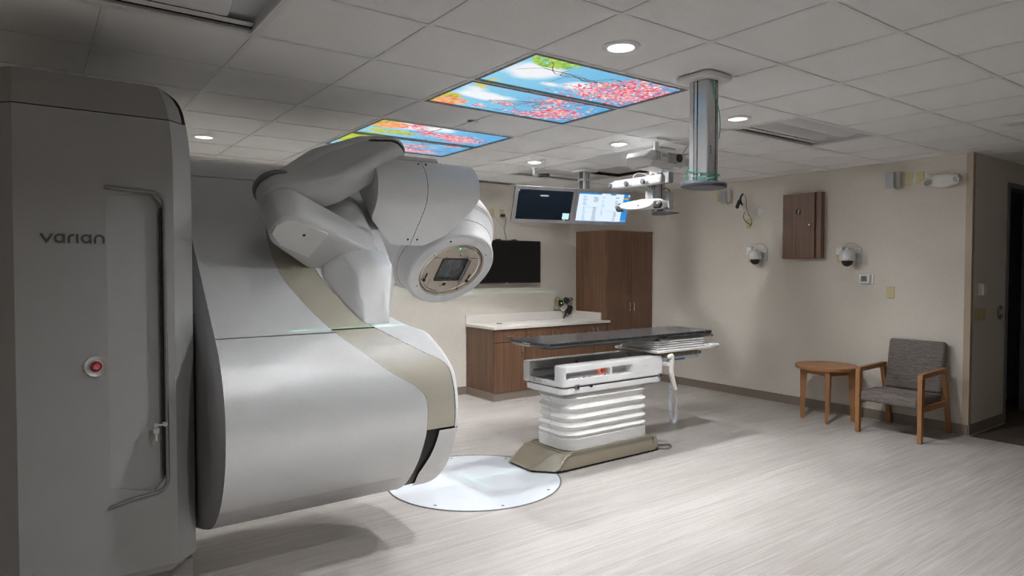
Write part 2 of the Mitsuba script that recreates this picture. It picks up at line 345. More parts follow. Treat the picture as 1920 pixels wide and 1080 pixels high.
# downlights
names = ['large round recessed downlight in the ceiling nearest the picture panels and the camera', 'round recessed downlight above the rear of the tall grey cabinet, far left', 'round recessed downlight just left of the unlit grey ceiling light', 'round recessed downlight above the projector, right of the second picture panel', 'round recessed downlight above the small microphone on the ceiling', 'round recessed downlight outside the photo, in front of the tall grey cabinet']
for (u, v), lab in zip(LAMPS, names):
    c = np.array([gx(u), gy(v), ZC])
    t = thing('downlight', lab, 'ceiling light', 'round recessed downlights')
    part(t, 'trim_ring', mov(lathe([(.067, .006), (.067, -.003), (.072, -.006), (.090, -.005), (.097, .001), (.097, .006), (.067, .006)], 40), *c), 'm_tee', smooth=40)
    flush = u == 7.5 and v > 3                    # the two at the back have a bowed lens that lights the ceiling round it
    if flush: lens = lathe([(.0005, -.018), (.025, -.0165), (.046, -.011), (.060, -.002), (.063, .004), (.0005, .004)], 32)
    else:
        part(t, 'cone', mov(lathe([(.0675, -.001), (.056, .030), (.056, .044), (.0005, .044)], 32), *c), 'm_cone', smooth=40)
        lens = lathe([(.0005, .0285), (.054, .0295), (.055, .034), (.0005, .034)], 32)
    k = part(t, 'lens', mov(lens, *c), 'm_opal', smooth=40)
    far = .62 if flush else 1.15 if v == 1.5 else .6 if v < 0 else 1.0
    glow(k, rgb(*(LENS * far * COOL)))
t = thing('ceiling_speaker', 'round unlit grey fitting in the ceiling at the right edge', 'ceiling fitting')
c = (gx(10.54), gy(.59), ZC)
part(t, 'trim_ring', mov(lathe([(.07, .004), (.07, -.004), (.078, -.008), (.105, -.006), (.112, .001), (.112, .005)], 36), *c), 'm_tee', smooth=40)
part(t, 'grille', mov(lathe([(.0005, -.006), (.06, -.004), (.07, .002)], 30), *c), 'm_diffuser', smooth=40)

# backlit pictures of sky and blossom
def paint(group):
    n = 300; a, b = np.meshgrid((np.arange(n) + .5) / n, (np.arange(n) + .5) / n, indexing='ij')   # a along x, b along y, 0..1 over both panels
    R = np.random.default_rng(40 + group); f = lambda s, o=4, k=0: meshkit.fbm(np.stack([a * s, b * s, a * 0 + k], -1), o, k)
    C = np.array([.13, .44, .74]) * np.ones((n, n, 3)); sky2 = np.array([.28, .62, .82])
    C += (sky2 - C) * np.clip(1.15 - 1.1 * a + .25 * (f(3) - .5), 0, 1)[..., None]
    def lay(mask, col): 
        nonlocal C; m = np.clip(mask, 0, 1)[..., None]; C = C * (1 - m) + np.asarray(col) * m
    blob = lambda ca, cb, ra, rb: np.exp(-((a - ca) / ra) ** 2 - ((b - cb) / rb) ** 2)
    if group == 0: clouds = [(.16, .22, .16, .16, 1.2), (.52, .30, .14, .09, 1.1), (.36, .36, .09, .05, .8), (.22, .72, .22, .10, 1.0), (.1, .62, .12, .1, .8), (.85, .85, .2, .1, .3)]
    else: clouds = [(.2, .12, .25, .14, 1.0), (.45, .10, .16, .10, 1.0), (.30, .62, .15, .08, .6), (.7, .25, .2, .05, .4)]
    for ca, cb, ra, rb, s in clouds: lay(np.clip((blob(ca, cb, ra, rb) * s * (.55 + .9 * f(7, 4, 3)) - .40) * 2.6, 0, 1), (.86, .89, .91))
    def foliage(ca, cb, ra, rb, cols, dens=1.0, k=5, sc=34):
        edge = blob(ca, cb, ra, rb) + .35 * (f(11, 3, k) - .5); d = f(sc, 3, k + 1); m = np.clip((edge - .42) * 9, 0, 1) * np.clip((d - .30 + .10 * dens) * 8, 0, 1)
        q = f(sc * 1.6, 3, k + 2)[..., None]; lay(m, np.asarray(cols[0]) * (1 - np.clip(q * 1.7 - .35, 0, 1)) + np.asarray(cols[1]) * np.clip(q * 1.7 - .35, 0, 1))
    def stroke(p, w, col):
        p = np.asarray(p, float)
        for (x0, y0), (x1, y1) in zip(p[:-1], p[1:]):
            dx, dy = x1 - x0, y1 - y0; tt = np.clip(((a - x0) * dx + (b - y0) * dy) / (dx * dx + dy * dy), 0, 1)
            lay((w + .0012 - np.hypot(a - x0 - tt * dx, b - y0 - tt * dy)) / .0024, col)
    def twigs(start, ang, length, w, depth):
        p = [start]; g = ang
        for _ in range(5): g += R.normal(0, .28); p.append((p[-1][0] + length / 5 * math.cos(g), p[-1][1] + length / 5 * math.sin(g)))
        stroke(p, w, (.16, .07, .05))
        if depth: 
            for k in (2, 4, 5): twigs(p[k], g + R.choice([-1, 1]) * R.uniform(.4, 1.0), length * R.uniform(.4, .65), w * .6, depth - 1)
    if group == 0:
        foliage(.16, .02, .17, .13, [(.16, .42, .05), (.55, .75, .16)], .6, 5)
        foliage(.03, .90, .12, .16, [(.35, .30, .03), (.80, .72, .10)], 1.4, 9); foliage(.12, .93, .12, .10, [(.80, .22, .06), (.95, .62, .45)], .7, 12)
        for k in range(11): g = R.uniform(-1.1, 1.3); L = R.uniform(.06, .13); stroke([(.035, .52), (.035 + L * .6 * math.cos(g), .52 + L * .6 * math.sin(g)), (.035 + L * math.cos(g * 1.15), .52 + L * math.sin(g * 1.15))], .0045, (.72, .60, .10))
        twigs((1.0, .20), 3.0, .55, .006, 2); twigs((1.0, .45), 2.9, .5, .005, 2); twigs((.72, .56), 2.2, .3, .0055, 2); twigs((1.0, .9), 3.2, .45, .005, 2)
        fields = [(.80, .16, .20, .15, 620), (.72, .36, .20, .12, 420), (.93, .30, .12, .14, 260), (.62, .60, .10, .08, 130), (.80, .80, .16, .13, 520), (.40, .80, .06, .03, 50), (.30, .93, .06, .02, 30), (.68, .93, .14, .05, 130), (.58, .22, .05, .05, 60)]
    else:
        foliage(.04, .14, .22, .14, [(.40, .36, .03), (.85, .62, .10)], 1.0, 9); foliage(.14, .16, .12, .10, [(.85, .25, .05), (.95, .55, .35)], .6, 12)
        foliage(.12, .66, .30, .24, [(.22, .38, .02), (.72, .78, .08)], 1.8, 15, 26); foliage(.22, .36, .2, .08, [(.35, .40, .05), (.75, .70, .15)], .8, 19)
        twigs((1.0, .30), 3.1, .6, .005, 2); twigs((.95, .45), 3.3, .5, .005, 2); twigs((.45, .05), 1.2, .2, .005, 1); twigs((1.0, .8), 3.0, .6, .005, 2); twigs((.3, .25), .2, .5, .0035, 1)
        fields = [(.66, .28, .22, .07, 480), (.80, .36, .14, .07, 260), (.28, .10, .10, .08, 150), (.42, .22, .08, .04, 60), (.36, .70, .08, .06, 80), (.62, .70, .12, .05, 110), (.66, .90, .24, .07, 420), (.85, .55, .08, .04, 60)]
    for ca, cb, ra, rb, m in fields:
        for _ in range(m):
            x, y = R.normal(ca, ra * .55), R.normal(cb, rb * .6); s = R.uniform(.006, .013); e = R.uniform(.45, 1); g = R.uniform(0, 3.14)
            i0, i1, j0, j1 = [int(np.clip(q * n, 0, n)) for q in (x - s, x + s + .004, y - s, y + s + .004)]
            if i1 <= i0 or j1 <= j0: continue
            u_ = (a[i0:i1, j0:j1] - x) * math.cos(g) + (b[i0:i1, j0:j1] - y) * math.sin(g); v_ = -(a[i0:i1, j0:j1] - x) * math.sin(g) + (b[i0:i1, j0:j1] - y) * math.cos(g)
            mk = ((u_ / s) ** 2 + (v_ / (s * e)) ** 2 < 1)[..., None]; h = R.uniform()
            col = (.90, .22, .30) if h < .4 else (.80, .07, .20) if h < .58 else (.96, .55, .50) if h < .85 else (.97, .80, .72)
            C[i0:i1, j0:j1] = np.where(mk, np.asarray(col) * R.uniform(.85, 1.05), C[i0:i1, j0:j1])
    return np.clip(C, 0, 1) ** 1.15
for g, v0 in enumerate((2, 5)):
    C = paint(g); n = len(C)
    for h in (0, 1):
        lab = ['backlit ceiling picture of blue sky and pink blossom, front half nearest the camera', 'backlit ceiling picture of sky and blossom, second of four behind the front one', 'backlit ceiling picture of blossom above the treatment machine, third of four from the front', 'backlit ceiling picture with yellow-green leaves, partly hidden by the machine arm'][g * 2 + h]
        t = thing('picture_panel', lab, 'light panel', 'backlit pictures set in the ceiling')
        x0, x1, y0, y1 = gx(4) + .03, gx(6) - .03, gy(v0 + h) + .03, gy(v0 + h + 1) - .03
        S = C[:, h * n // 2:(h + 1) * n // 2]; m_, k_ = S.shape[:2]
        X, Y = np.meshgrid(np.linspace(x0, x1, m_), np.linspace(y0, y1, k_), indexing='ij')
        msh = grid(np.stack([X, Y, np.full_like(X, ZC + .006)], -1));
        k = part(t, 'picture', msh, 'm_black', smooth=False, color=S.reshape(-1, 3) * PANEL)
        glow(k, {'type': 'mesh_attribute', 'name': 'vertex_color'})
        part(t, 'frame', cat(box(x0 - .018, x1 + .018, y0 - .018, y0, ZC - .002, ZC + .03), box(x0 - .018, x1 + .018, y1, y1 + .018, ZC - .002, ZC + .03), box(x0 - .018, x0, y0, y1, ZC - .002, ZC + .03), box(x1, x1 + .018, y0, y1, ZC - .002, ZC + .03)), 'm_alu_dark' , smooth=False)
        part(t, 'light_box', box(x0 - .018, x1 + .018, y0 - .018, y1 + .018, ZC + .03, ZC + .08), 'm_gray', smooth=False)

# ------------------------------------------------------------------ linac gantry (local frame: x rotation axis, y across, z along the beam towards the head)
TH = math.radians(46.6)
GB, GA = np.array([0, math.cos(TH), -math.sin(TH)]), np.array([0, math.sin(TH), math.cos(TH)])
def G(m): return frame(m, ISO, (1, 0, 0), GB, GA)
GR, GL = .577, .652
def stad(s, off=0.0):
    """point of the gantry's cross-section at arc position s on the -y side."""
    s = np.asarray(s, float); r = GR + off; ph = np.clip((np.abs(s) - GL) / GR, 0, math.pi / 2); sg = np.sign(s)
    return -r * np.cos(ph), np.where(np.abs(s) <= GL, s, sg * (GL + r * np.sin(ph)))
SM = GL + GR * math.pi / 2
def itp(tab):
    t = np.asarray(sorted(tab), float); from scipy.interpolate import PchipInterpolator
    p = PchipInterpolator(t[:, 0], t[:, 1]); return lambda s: p(np.clip(s, t[0, 0], t[-1, 0]))
bandL = itp([(1.6, -1.6), (.6, -1.575), (.256, -1.585), (.115, -1.604), (-.031, -1.609), (-.191, -1.597), (-.33, -1.555), (-.487, -1.493), (-.658, -1.398), (-.799, -1.273), (-.914, -1.147), (-1.003, -1.018), (-1.045, -.982), (-1.097, -.967), (-1.238, -.966), (-1.351, -.974), (-1.56, -.985)])
bandR = itp([(1.6, -1.4), (0, -1.40), (-.071, -1.401), (-.188, -1.386), (-.305, -1.349), (-.398, -1.308), (-.503, -1.246), (-.574, -1.219), (-.68, -1.112), (-.793, -.962), (-.88, -.83), (-.921, -.808), (-1.045, -.797), (-1.244, -.792), (-1.6, -.80)])
slotR = itp([(-1.0, -.88), (-1.248, -.886), (-1.365, -.902), (-1.532, -.937), (-1.56, -.94)])
frontX = itp([(-1.6, -.762), (-1.247, -.762), (-1.07, -.762), (-.94, -.768), (-.856, -.790), (-.747, -.835), (-.663, -.875), (-.629, -.935), (-.578, -1.005), (-.513, -1.058), (-.428, -1.058), (-.342, -1.02), (-.223, -.945), (-.113, -.90), (0, -.88), (.3, -.86), (.6, -.84), (1.6, -.84)])
def skin(xa, xb, s0, s1, ns=40, nx=10, off=0.0, thick=.010, sides=(1, -1)):
    s = np.linspace(s0, s1, ns); A, B = xa(s), xb(s); out = []
    for mirror in sides:
        L = []
        for o in (off, off - thick):
            y, z = stad(s, o); w = np.linspace(0, 1, nx)[:, None]
            L.append(np.stack([A + (B - A) * w, np.broadcast_to(y * mirror, (nx, ns)), np.broadcast_to(z, (nx, ns))], -1))
        out.append(slab(*L))
    return G(cat(*out))
const = lambda v: (lambda s: np.full_like(np.asarray(s, float), v))
shift = lambda f, d: (lambda s: f(s) + d)

gan = thing('linac_gantry', 'large silver and beige rotating radiation machine gantry with tilted round treatment head', 'radiation machine')
# inner core (seen in the gaps), with the shape of the front
s = np.linspace(-SM, SM, 121); y, z = stad(s, -.013); ring_y = np.r_[y, -y[::-1]]; ring_z = np.r_[z, z[::-1]]; ring_s = np.r_[s, s[::-1]]
core = grid(np.stack([np.stack([np.full_like(ring_y, -2.0), ring_y, ring_z], -1), np.stack([frontX(ring_s) - .02, ring_y, ring_z], -1)]), closed=True)
part(gan, 'core', G(core), 'm_seam', smooth=30)
g_ = .0016
part(gan, 'side_panel', skin(const(-2.0), shift(bandL, -g_ * .4), -GL + .018, GL - .004, 60), 'm_silver', label='silver flat side panel')
part(gan, 'counterweight_cover', skin(const(-2.0), shift(bandL, -g_ * .4), -SM, -GL + .012, 60, 12), 'm_silver', label='big curved silver cover')
part(gan, 'end_cover', skin(const(-2.0), shift(bandR, -g_), GL + .002, SM, 40), 'm_silver')
part(gan, 'trim_band', skin(shift(bandL, g_ * .4), shift(bandR, -g_), -.612, GL - .004, 90), 'm_beige', label='upper beige band')
part(gan, 'trim_band', skin(shift(bandL, g_ * .4), shift(bandR, -g_), -1.240, -.622, 70, sides=(1,)), 'm_beige', label='lower beige band')
part(gan, 'slot', skin(shift(bandL, 0), shift(slotR, 0), -SM, -1.244, 40, off=-.012, thick=.02), 'm_black', label='black curved slot')
# white front shell: skin, rounded rim and front face
def front(s0, s1, xa, ns, m, name, label, rr=.030):
    s = np.linspace(s0, s1, ns); out = []
    for mirror in (1, -1):
        rows = []
        X0, X1 = xa(s), frontX(s); r_ = np.minimum(rr, np.maximum(X1 - X0 - .004, .004))
        for w in np.linspace(0, 1, 6): y, z = stad(s, 0); rows.append(np.stack([X0 + (X1 - r_ - X0) * w, y * mirror, z], -1))
        for k in range(1, 7):
            t_ = k / 6 * math.pi / 2; o = -r_ * (1 - math.cos(t_)); y, z = stad(s, 0); ph = np.clip((np.abs(s) - GL) / GR, 0, math.pi / 2); rad = GR + o
            yy = -rad * np.cos(ph); zz = np.where(np.abs(s) <= GL, s, np.sign(s) * (GL + rad * np.sin(ph)))
            rows.append(np.stack([X1 - r_ + r_ * math.sin(t_), yy * mirror, zz], -1))
        y, z = rows[-1][:, 1] * mirror, rows[-1][:, 2]
        for w in (.7, .4, .15, 0.0): rows.append(np.stack([X1, y * w * mirror, z], -1))
        out.append(grid(np.array(rows)))
    return part(gan, name, G(cat(*out)), m, smooth=50, label=label)
front(-1.246, 1.0, shift(bandR, g_), 120, 'm_shell', 'front_shell', 'white S-curved front shell')
front(-SM, -1.252, shift(slotR, 0), 40, 'm_silver', 'lower_front_cover', 'grey lower front cover', .02)
# dark back plate and bearing
prof = [(0, -2.0), (-.006, -2.02), (-.02, -2.05), (-.045, -2.062), (-.08, -2.066), (-.2, -2.068), (-.4, -2.068), (-.575, -2.068)]
rows = []
for o, x in prof: y, z = stad(s, o); rows.append(np.stack([np.full(len(s) * 2, x), np.r_[y, -y[::-1]], np.r_[z, z[::-1]]], -1))
part(gan, 'back_plate', G(grid(np.array(rows), closed=True)), 'm_gray_dark', smooth=50, label='dark grey back plate')
part(gan, 'bearing', cyl(ISO + [-2.074, 0, 0], ISO + [-2.060, 0, 0], .48, n=48), 'm_gray_dark')
# treatment head
hd = part(gan, 'treatment_head', G(lathe([(.345, .435), (.356, .437), (.366, .444), (.371, .456), (.376, .475), (.4075, .5765)], 96)), 'm_head', smooth=35, label='white round treatment head')
part(hd, 'middle_shell', G(lathe([(.406, .5765), (.408, .579), (.440, .640), (.466, .672)], 96)), 'm_head', smooth=35)
part(hd, 'groove_band', G(lathe([(.464, .672), (.466, .674), (.480, .694), (.485, .698)], 96)), 'm_arm', smooth=35)
part(hd, 'collar', G(lathe([(.484, .698), (.487, .699), (.496, .722), (.4985, .738), (.500, .76), (.496, .86), (.48, .97), (.44, 1.08), (.36, 1.17), (.22, 1.22), (.001, 1.235)], 96)), 'm_head', smooth=35)
part(hd, 'seam_ring', G(lathe([(.4065, .5755), (.4095, .5775), (.4065, .5795)], 96)), 'm_seam', smooth=False)
part(hd, 'face_ring', G(lathe([(.280, .4355), (.300, .434), (.345, .435)], 96)), 'm_head', smooth=35, label='pale ring round the opening')
part(hd, 'rim', G(lathe([(.280, .4355), (.276, .434), (.272, .438), (.268, .46), (.262, .475)], 96)), 'm_col', smooth=35)
part(hd, 'inner_ring', G(lathe([(.262, .475), (.252, .474), (.248, .452), (.243, .449), (.238, .452), (.238, .48)], 96)), 'm_chrome', smooth=35)
disc = Point(0, 0).buffer(.262, quad_segs=24).difference(rrect(-.11, .11, -.112, .115, .012))
disc = disc.difference(Point(0, .166).buffer(.019))
part(hd, 'collimator_plate', G(prism(disc, .452, .462)), 'm_col', smooth=False, label='beige metal collimator plate with a square window')
part(hd, 'window_frame', G(prism(rrect(-.118, .118, -.119, .122, .014).difference(rrect(-.108, .108, -.109, .112, .012)), .448, .455)), 'm_black', smooth=False)
part(hd, 'window', G(box(-.112, .112, -.114, .117, .472, .476)), 'm_window', smooth=False, label='dark square beam window')
part(hd, 'window_wall', G(prism(rrect(-.116, .116, -.117, .12, .014).difference(rrect(-.111, .111, -.113, .116, .012)), .455, .474)), 'm_black', smooth=False)
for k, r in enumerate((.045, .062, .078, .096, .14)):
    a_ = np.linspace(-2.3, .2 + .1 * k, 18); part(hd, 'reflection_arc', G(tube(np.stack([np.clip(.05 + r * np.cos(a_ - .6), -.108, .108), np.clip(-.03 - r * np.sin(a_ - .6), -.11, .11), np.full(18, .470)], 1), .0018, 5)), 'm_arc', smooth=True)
part(hd, 'sight_hole', G(cyl((0, .166, .458), (0, .166, .462), .02, n=20)), 'm_black')
part(hd, 'rail', G(cat(box(.118, .130, -.11, .14, .444, .456), box(.140, .148, -.10, .125, .444, .456))), 'm_alu_dark', smooth=False)
part(hd, 'rail', G(cat(box(-.150, -.147, .10, .20, .450, .4525), box(.135, .139, .15, .235, .448, .4525))), 'm_alu_dark', smooth=False)
for q in (-.235, .118): part(hd, 'plate_joint', G(box(q, q + .116, -.1235, -.121, .4505, .4525)), 'm_seam', smooth=False)
part(hd, 'latch', G(cat(rbox(-.03, .045, -.245, -.205, .436, .455, .005), rbox(-.005, .02, -.222, -.205, .430, .452, .004))), 'm_alu', smooth=False)
for x, y in ((-.20, .07), (.20, .085)):
    part(hd, 'clip', G(cat(box(x - .012, x + .006, y + .03, y + .052, .44, .455), box(x - .004, x + .004, y - .03, y + .02, .444, .455))), 'm_black', smooth=False)
for x, y in ((-.16, -.2), (-.205, -.145), (-.09, -.13), (.10, -.13), (.175, -.185), (.195, -.165), (-.23, .10), (-.215, .115), (.14, .21), (.15, .225), (.03, -.15), (-.03, .18)):
    part(hd, 'screw', G(cyl((x, y, .448), (x, y, .454), .0045, n=8)), 'm_black')
for x, y in ((-.132, -.306), (.245, -.174), (-.251, .162)):
    part(hd, 'mark', G(cyl((x, y, .4335), (x, y, .437), .009, n=10)), 'm_black' if x == -.132 else 'm_gray')
kk = part(hd, 'status_lamp', G(balls([(-.018, -.236, .432)], .007)), 'm_green', label='small green lamp'); glow(kk, rgb(.25, 1.2, .05))
# neck that carries the head
part(gan, 'neck', G(smoothed(hull([(x, y, z) for x, y, z in [(-1.0, -.50, .45), (-1.0, .50, .45), (-1.0, -.50, 1.10), (-1.0, .50, 1.10), (-.25, -.40, .66), (-.25, .40, .66), (-.1, -.40, 1.10), (-.1, .40, 1.10)]]), .12, 8)), 'm_head', smooth=50)

# imaging arm: pedestal, shoulder, folded lower and upper arm, housing
ped = [(-1.355, -.600), (-1.262, -.700), (-1.114, -.732), (-1.007, -.712), (-.925, -.612), (-.92, -.5), (-1.34, -.5)]
pm = hull([(x, y, -.145) for x, y in ped] + [(-1.37, -.57, -.24), (-1.215, -.695, -.285), (-1.1, -.722, -.27), (-.99, -.70, -.25), (-.935, -.58, -.26), (-1.36, -.5, -.24), (-.95, -.5, -.26)] + [(-1.225, -.574, -.60), (-1.09, -.574, -.60), (-1.09, -.5, -.60), (-1.22, -.5, -.60), (-1.268, -.58, -.52), (-1.075, -.58, -.52), (-1.315, -.58, -.40), (-1.045, -.60, -.40)])
part(gan, 'arm_pedestal', G(smoothed(pm, .02, 8)), 'm_silver2', smooth=60, label='silver shoulder block that carries the folded arm')
cx, cy = -1.12, -.52
sh = part(gan, 'arm_shoulder', G(soft_prism(Point(cx, cy).buffer(.185, quad_segs=14), .104, .285, .012)), 'm_arm', smooth=35)
part(sh, 'top_section', G(soft_prism(Point(cx + .015, cy).buffer(.182, quad_segs=14), .289, .35, .02)), 'm_arm', smooth=35)
part(sh, 'top_cap', G(soft_prism(Point(cx + .03, cy).buffer(.165, quad_segs=14), .354, .45, .05)), 'm_arm', smooth=35)
ex_, ey_ = -1.575, -.835
la = hull(np.vstack([np.asarray(soft_prism(Point(ex_, ey_).buffer(.116, quad_segs=12), -.152, .10, .02).vertices), np.asarray(soft_prism(Point(-1.125, -.535).buffer(.168, quad_segs=12), -.138, .10, .03).vertices)]))
low = part(gan, 'lower_arm', G(la), 'm_arm', smooth=40, label='lower half of the folded grey imaging arm')
cov = [(-1.383, -.845), (-1.58, -.932), (-1.63, -.925), (-1.672, -.892), (-1.684, -.835), (-1.625, -.755), (-1.452, -.668)]
part(low, 'cover_plate', G(soft_prism(Polygon(cov).buffer(.014).buffer(-.014), -.161, -.140, .004)), 'm_white2', smooth=35, label='pale rounded cover plate')
part(low, 'screw', G(cyl((-1.515, -.835, -.1630), (-1.515, -.835, -.158), .008, n=12)), 'm_black')
part(gan, 'elbow_ring', G(soft_prism(Point(ex_, ey_).buffer(.127, quad_segs=14), .218, .246, .008)), 'm_gray_dark', smooth=30, label='dark ring on top of the elbow')
def hulls(*sets): return union(*[hull(np.vstack([np.asarray(q) for q in st])) for st in sets])
dk = lambda x, y, r, z0, z1, e=.02: np.asarray(soft_prism(Point(x, y).buffer(r, quad_segs=10), z0, z1, e).vertices)
A_, B_, C_, D_ = dk(ex_, ey_, .119, .0995, .212), dk(-1.27, -.865, .112, .205, .445), dk(-1.0, -.885, .112, .400, .592), dk(-.80, -.89, .12, .535, .606)
up = part(gan, 'upper_arm', G(smoothed(hulls([A_, B_], [B_, C_], [C_, D_]), .022, 6)), 'm_arm', smooth=60, label='upper half of the folded grey imaging arm')
E_, F_, H1, I_ = dk(ex_ + .03, ey_ - .002, .118, .214, .236, .006), dk(-1.27, -.865, .124, .452, .474, .006), dk(-.97, -.885, .126, .600, .622, .006), dk(-.79, -.89, .134, .612, .634, .006)
part(up, 'top_cap', G(hulls([E_, F_], [F_, H1], [H1, I_])), 'm_arm', smooth=30, label='cap along the top of the arm')
part(up, 'cap_gap', G(hulls([dk(ex_ + .03, ey_ - .002, .108, .206, .218, .002), dk(-1.27, -.865, .114, .442, .456, .002)], [dk(-1.27, -.865, .114, .442, .456, .002), dk(-.97, -.885, .116, .590, .604, .002)], [dk(-.97, -.885, .116, .590, .604, .002), dk(-.79, -.89, .124, .603, .616, .002)])), 'm_seam', smooth=False)
part(up, 'wrist', G(cyl((-.80, -.80, .50), (-.80, -.80, .56), .10, n=28)), 'm_arm', smooth=30)
# housing: chamfered slab, thick round edge towards the camera
out = [(-.955, -1.06), (-.952, -.66), (-.745, -.445), (-.50, -.445), (-.36, -.545), (-.275, -.725), (-.20, -.86), (-.20, -1.06)]
hs = []
for z_, ins in ((.222, .0), (.232, -.012), (.40, -.012), (.50, -.012), (.515, .0)):
    hs.append((z_, Polygon(out).buffer(-ins - .012)))
def housing(x0, x1):
    """profile in y-z (big radius where underside meets the outer face), clipped by the plan outline."""
    pr = [(-.44, .222), (-.74, .222)] + [(-.74 - .21 * math.sin(t_), .222 + .21 - .21 * math.cos(t_)) for t_ in np.linspace(.12, math.pi / 2, 12)] + [(-.95, .46), (-.945, .495), (-.93, .512), (-.9, .520), (-.44, .520)]
    body = trimesh.creation.extrude_polygon(Polygon(pr), x1 - x0, engine='earcut'); v = np.asarray(body.vertices); body.vertices = np.c_[v[:, 2] + x0, v[:, 0], v[:, 1]]
    A = m3.Manifold(m3.Mesh(np.asarray(body.vertices, np.float32), np.asarray(body.faces[:, ::-1], np.uint32)))
    B = m3.Manifold(m3.Mesh(np.asarray(soft_prism(Polygon(out).buffer(-.07).buffer(.07, quad_segs=10), .20, .56, .0).vertices, np.float32), np.asarray(soft_prism(Polygon(out).buffer(-.07).buffer(.07, quad_segs=10), .20, .56, .0).faces, np.uint32)))
    return to_tm((A ^ B).refine_to_length(.035))
hb = part(gan, 'housing', G(housing(-1.0, -.608)), 'm_white2', smooth=28, label='pale left half of the chamfered imager housing')
part(hb, 'right_half', G(housing(-.604, -.15)), 'm_white2', smooth=28)
part(hb, 'joint', G(mov(housing(-.608, -.604).apply_scale(.997), -.0018, -.0022, .001)), 'm_seam', smooth=40)
part(hb, 'top_rib', G(rbox(-.90, -.46, -.955, -.90, .492, .540, .014)), 'm_arm', smooth=40)
part(hb, 'handle_slot', G(cat(rbox(-.66, -.44, -.86, -.80, .512, .526, .006), balls([(-.44, -.93, .50)], .012))), 'm_black', smooth=40)
for x, y, z in ((-.632, -.9515, .455), (-.578, -.9515, .455), (-.64, -.50, .2205), (-.57, -.50, .2205)):
    part(hb, 'screw', G(balls([(x, y, z)], .0065)), 'm_black')

# ------------------------------------------------------------------ stand
SY = 3.35
st = thing('linac_stand', 'tall dark grey machine cabinet with rounded shoulder at the left edge', 'machine cabinet')
def ring(z, xl, xr, xo, yf, yo):
    # plan outline: left chamfer, front, right chamfer, right side, back
    return [(xl - .16, yf + .16), (xl, yf), (xr, yf), (xo, yf + yo), (xo, 5.0), (xl - .16, 5.0)]
def loft(levels):
    return hull(np.vstack([np.c_[np.array(ring(z, *a)), np.full(6, z)] for z, *a in levels]))
lv = [(.215, -.066, .50, .570, SY + .02, .09), (.25, -.068, .52, .612, SY, .09), (2.0, -.064, .522, .613, SY, .09), (2.10, -.063, .521, .611, SY, .088), (2.20, -.063, .517, .604, SY + .004, .082), (2.285, -.062, .510, .592, SY + .009, .075)]
lv2 = [(2.289, -.062, .5095, .591, SY + .009, .075), (2.34, -.061, .501, .580, SY + .014, .068), (2.385, -.060, .488, .560, SY + .02, .062), (2.415, -.059, .476, .528, SY + .026, .055), (2.434, -.058, .465, .490, SY + .03, .045)]
def fine(levels, n):
    A = np.array(levels); from scipy.interpolate import PchipInterpolator as PI_
    z = np.linspace(A[0, 0], A[-1, 0], n); f = PI_(A[:, 0], A[:, 1:]); return [(q, *f(q)) for q in z]
top = fine(lv[2:] + lv2, 40); lv = lv[:2] + [q for q in top if q[0] <= 2.285] + [lv[-1]]; lv2 = [lv2[0]] + [q for q in top if q[0] > 2.289]
body = loft(lv)
# cut the grip recess along the door edge
rec = []
gxr, gz0, gz1 = .478, .60, 1.955
for k, d in ((0, .0), (1, .028)): pass
tri = hull([(gxr - .22, SY + .001, gz0 + .05), (gxr - .22, SY + .001, gz1 - .03), (gxr, SY - .03, gz0 + .06), (gxr, SY - .03, gz1 - .06), (gxr, SY + .035, gz0 + .06), (gxr, SY + .035, gz1 - .06), (gxr - .22, SY - .03, gz0 + .05), (gxr - .22, SY - .03, gz1 - .03), (gxr - .05, SY + .022, gz0), (gxr - .05, SY + .022, gz1), (gxr - .05, SY - .03, gz0), (gxr - .05, SY - .03, gz1)])
part(st, 'body', cut(body, tri), 'm_stand', smooth=16)
part(st, 'cap', loft(lv2), 'm_stand_cap', smooth=16, label='darker top cap')
part(st, 'plinth', box(-.15, .60, SY + .10, 4.95, .0, .215), 'm_stand_cap', smooth=False)
def hook(z, zc, r=.05): return [(gxr + .004 - r * (1 - math.cos(t_)), SY - .004, zc + (r * math.sin(t_)) * (1 if z > 0 else -1)) for t_ in np.linspace(0, math.pi / 2, 8)]
path = [(gxr - .225, SY - .004, gz1 + .01), (gxr - .13, SY - .004, gz1 + .004)] + [(p[0], p[1], p[2]) for p in hook(1, gz1 - .05)][::-1] + hook(-1, gz0 + .045) + [(gxr - .13, SY - .004, gz0 - .016), (gxr - .225, SY - .004, gz0 - .036)]
P = np.array(path); 
rail_ = []
for p, q in zip(P[:-1], P[1:]): rail_ += [p + (q - p) * w for w in np.linspace(0, 1, 4)[:-1]]
rail_.append(P[-1])
part(st, 'door_edge_rail', tube(np.array(rail_), .0085, 8), 'm_alu_dark', smooth=True, label='slim grey door edge rail')
part(st, 'grip_shadow_strip', box(gxr - .012, gxr - .004, SY + .004, SY + .03, gz0 + .07, gz1 - .07), 'm_black', smooth=False, label='black strip standing in for shadow inside the grip recess')  # near-black strip stands in for the shade inside the recess
kz = .905
part(st, 'lock', cyl((gxr - .006, SY - .016, kz), (gxr - .006, SY + .02, kz), .011, n=16), 'm_chrome', smooth=30)
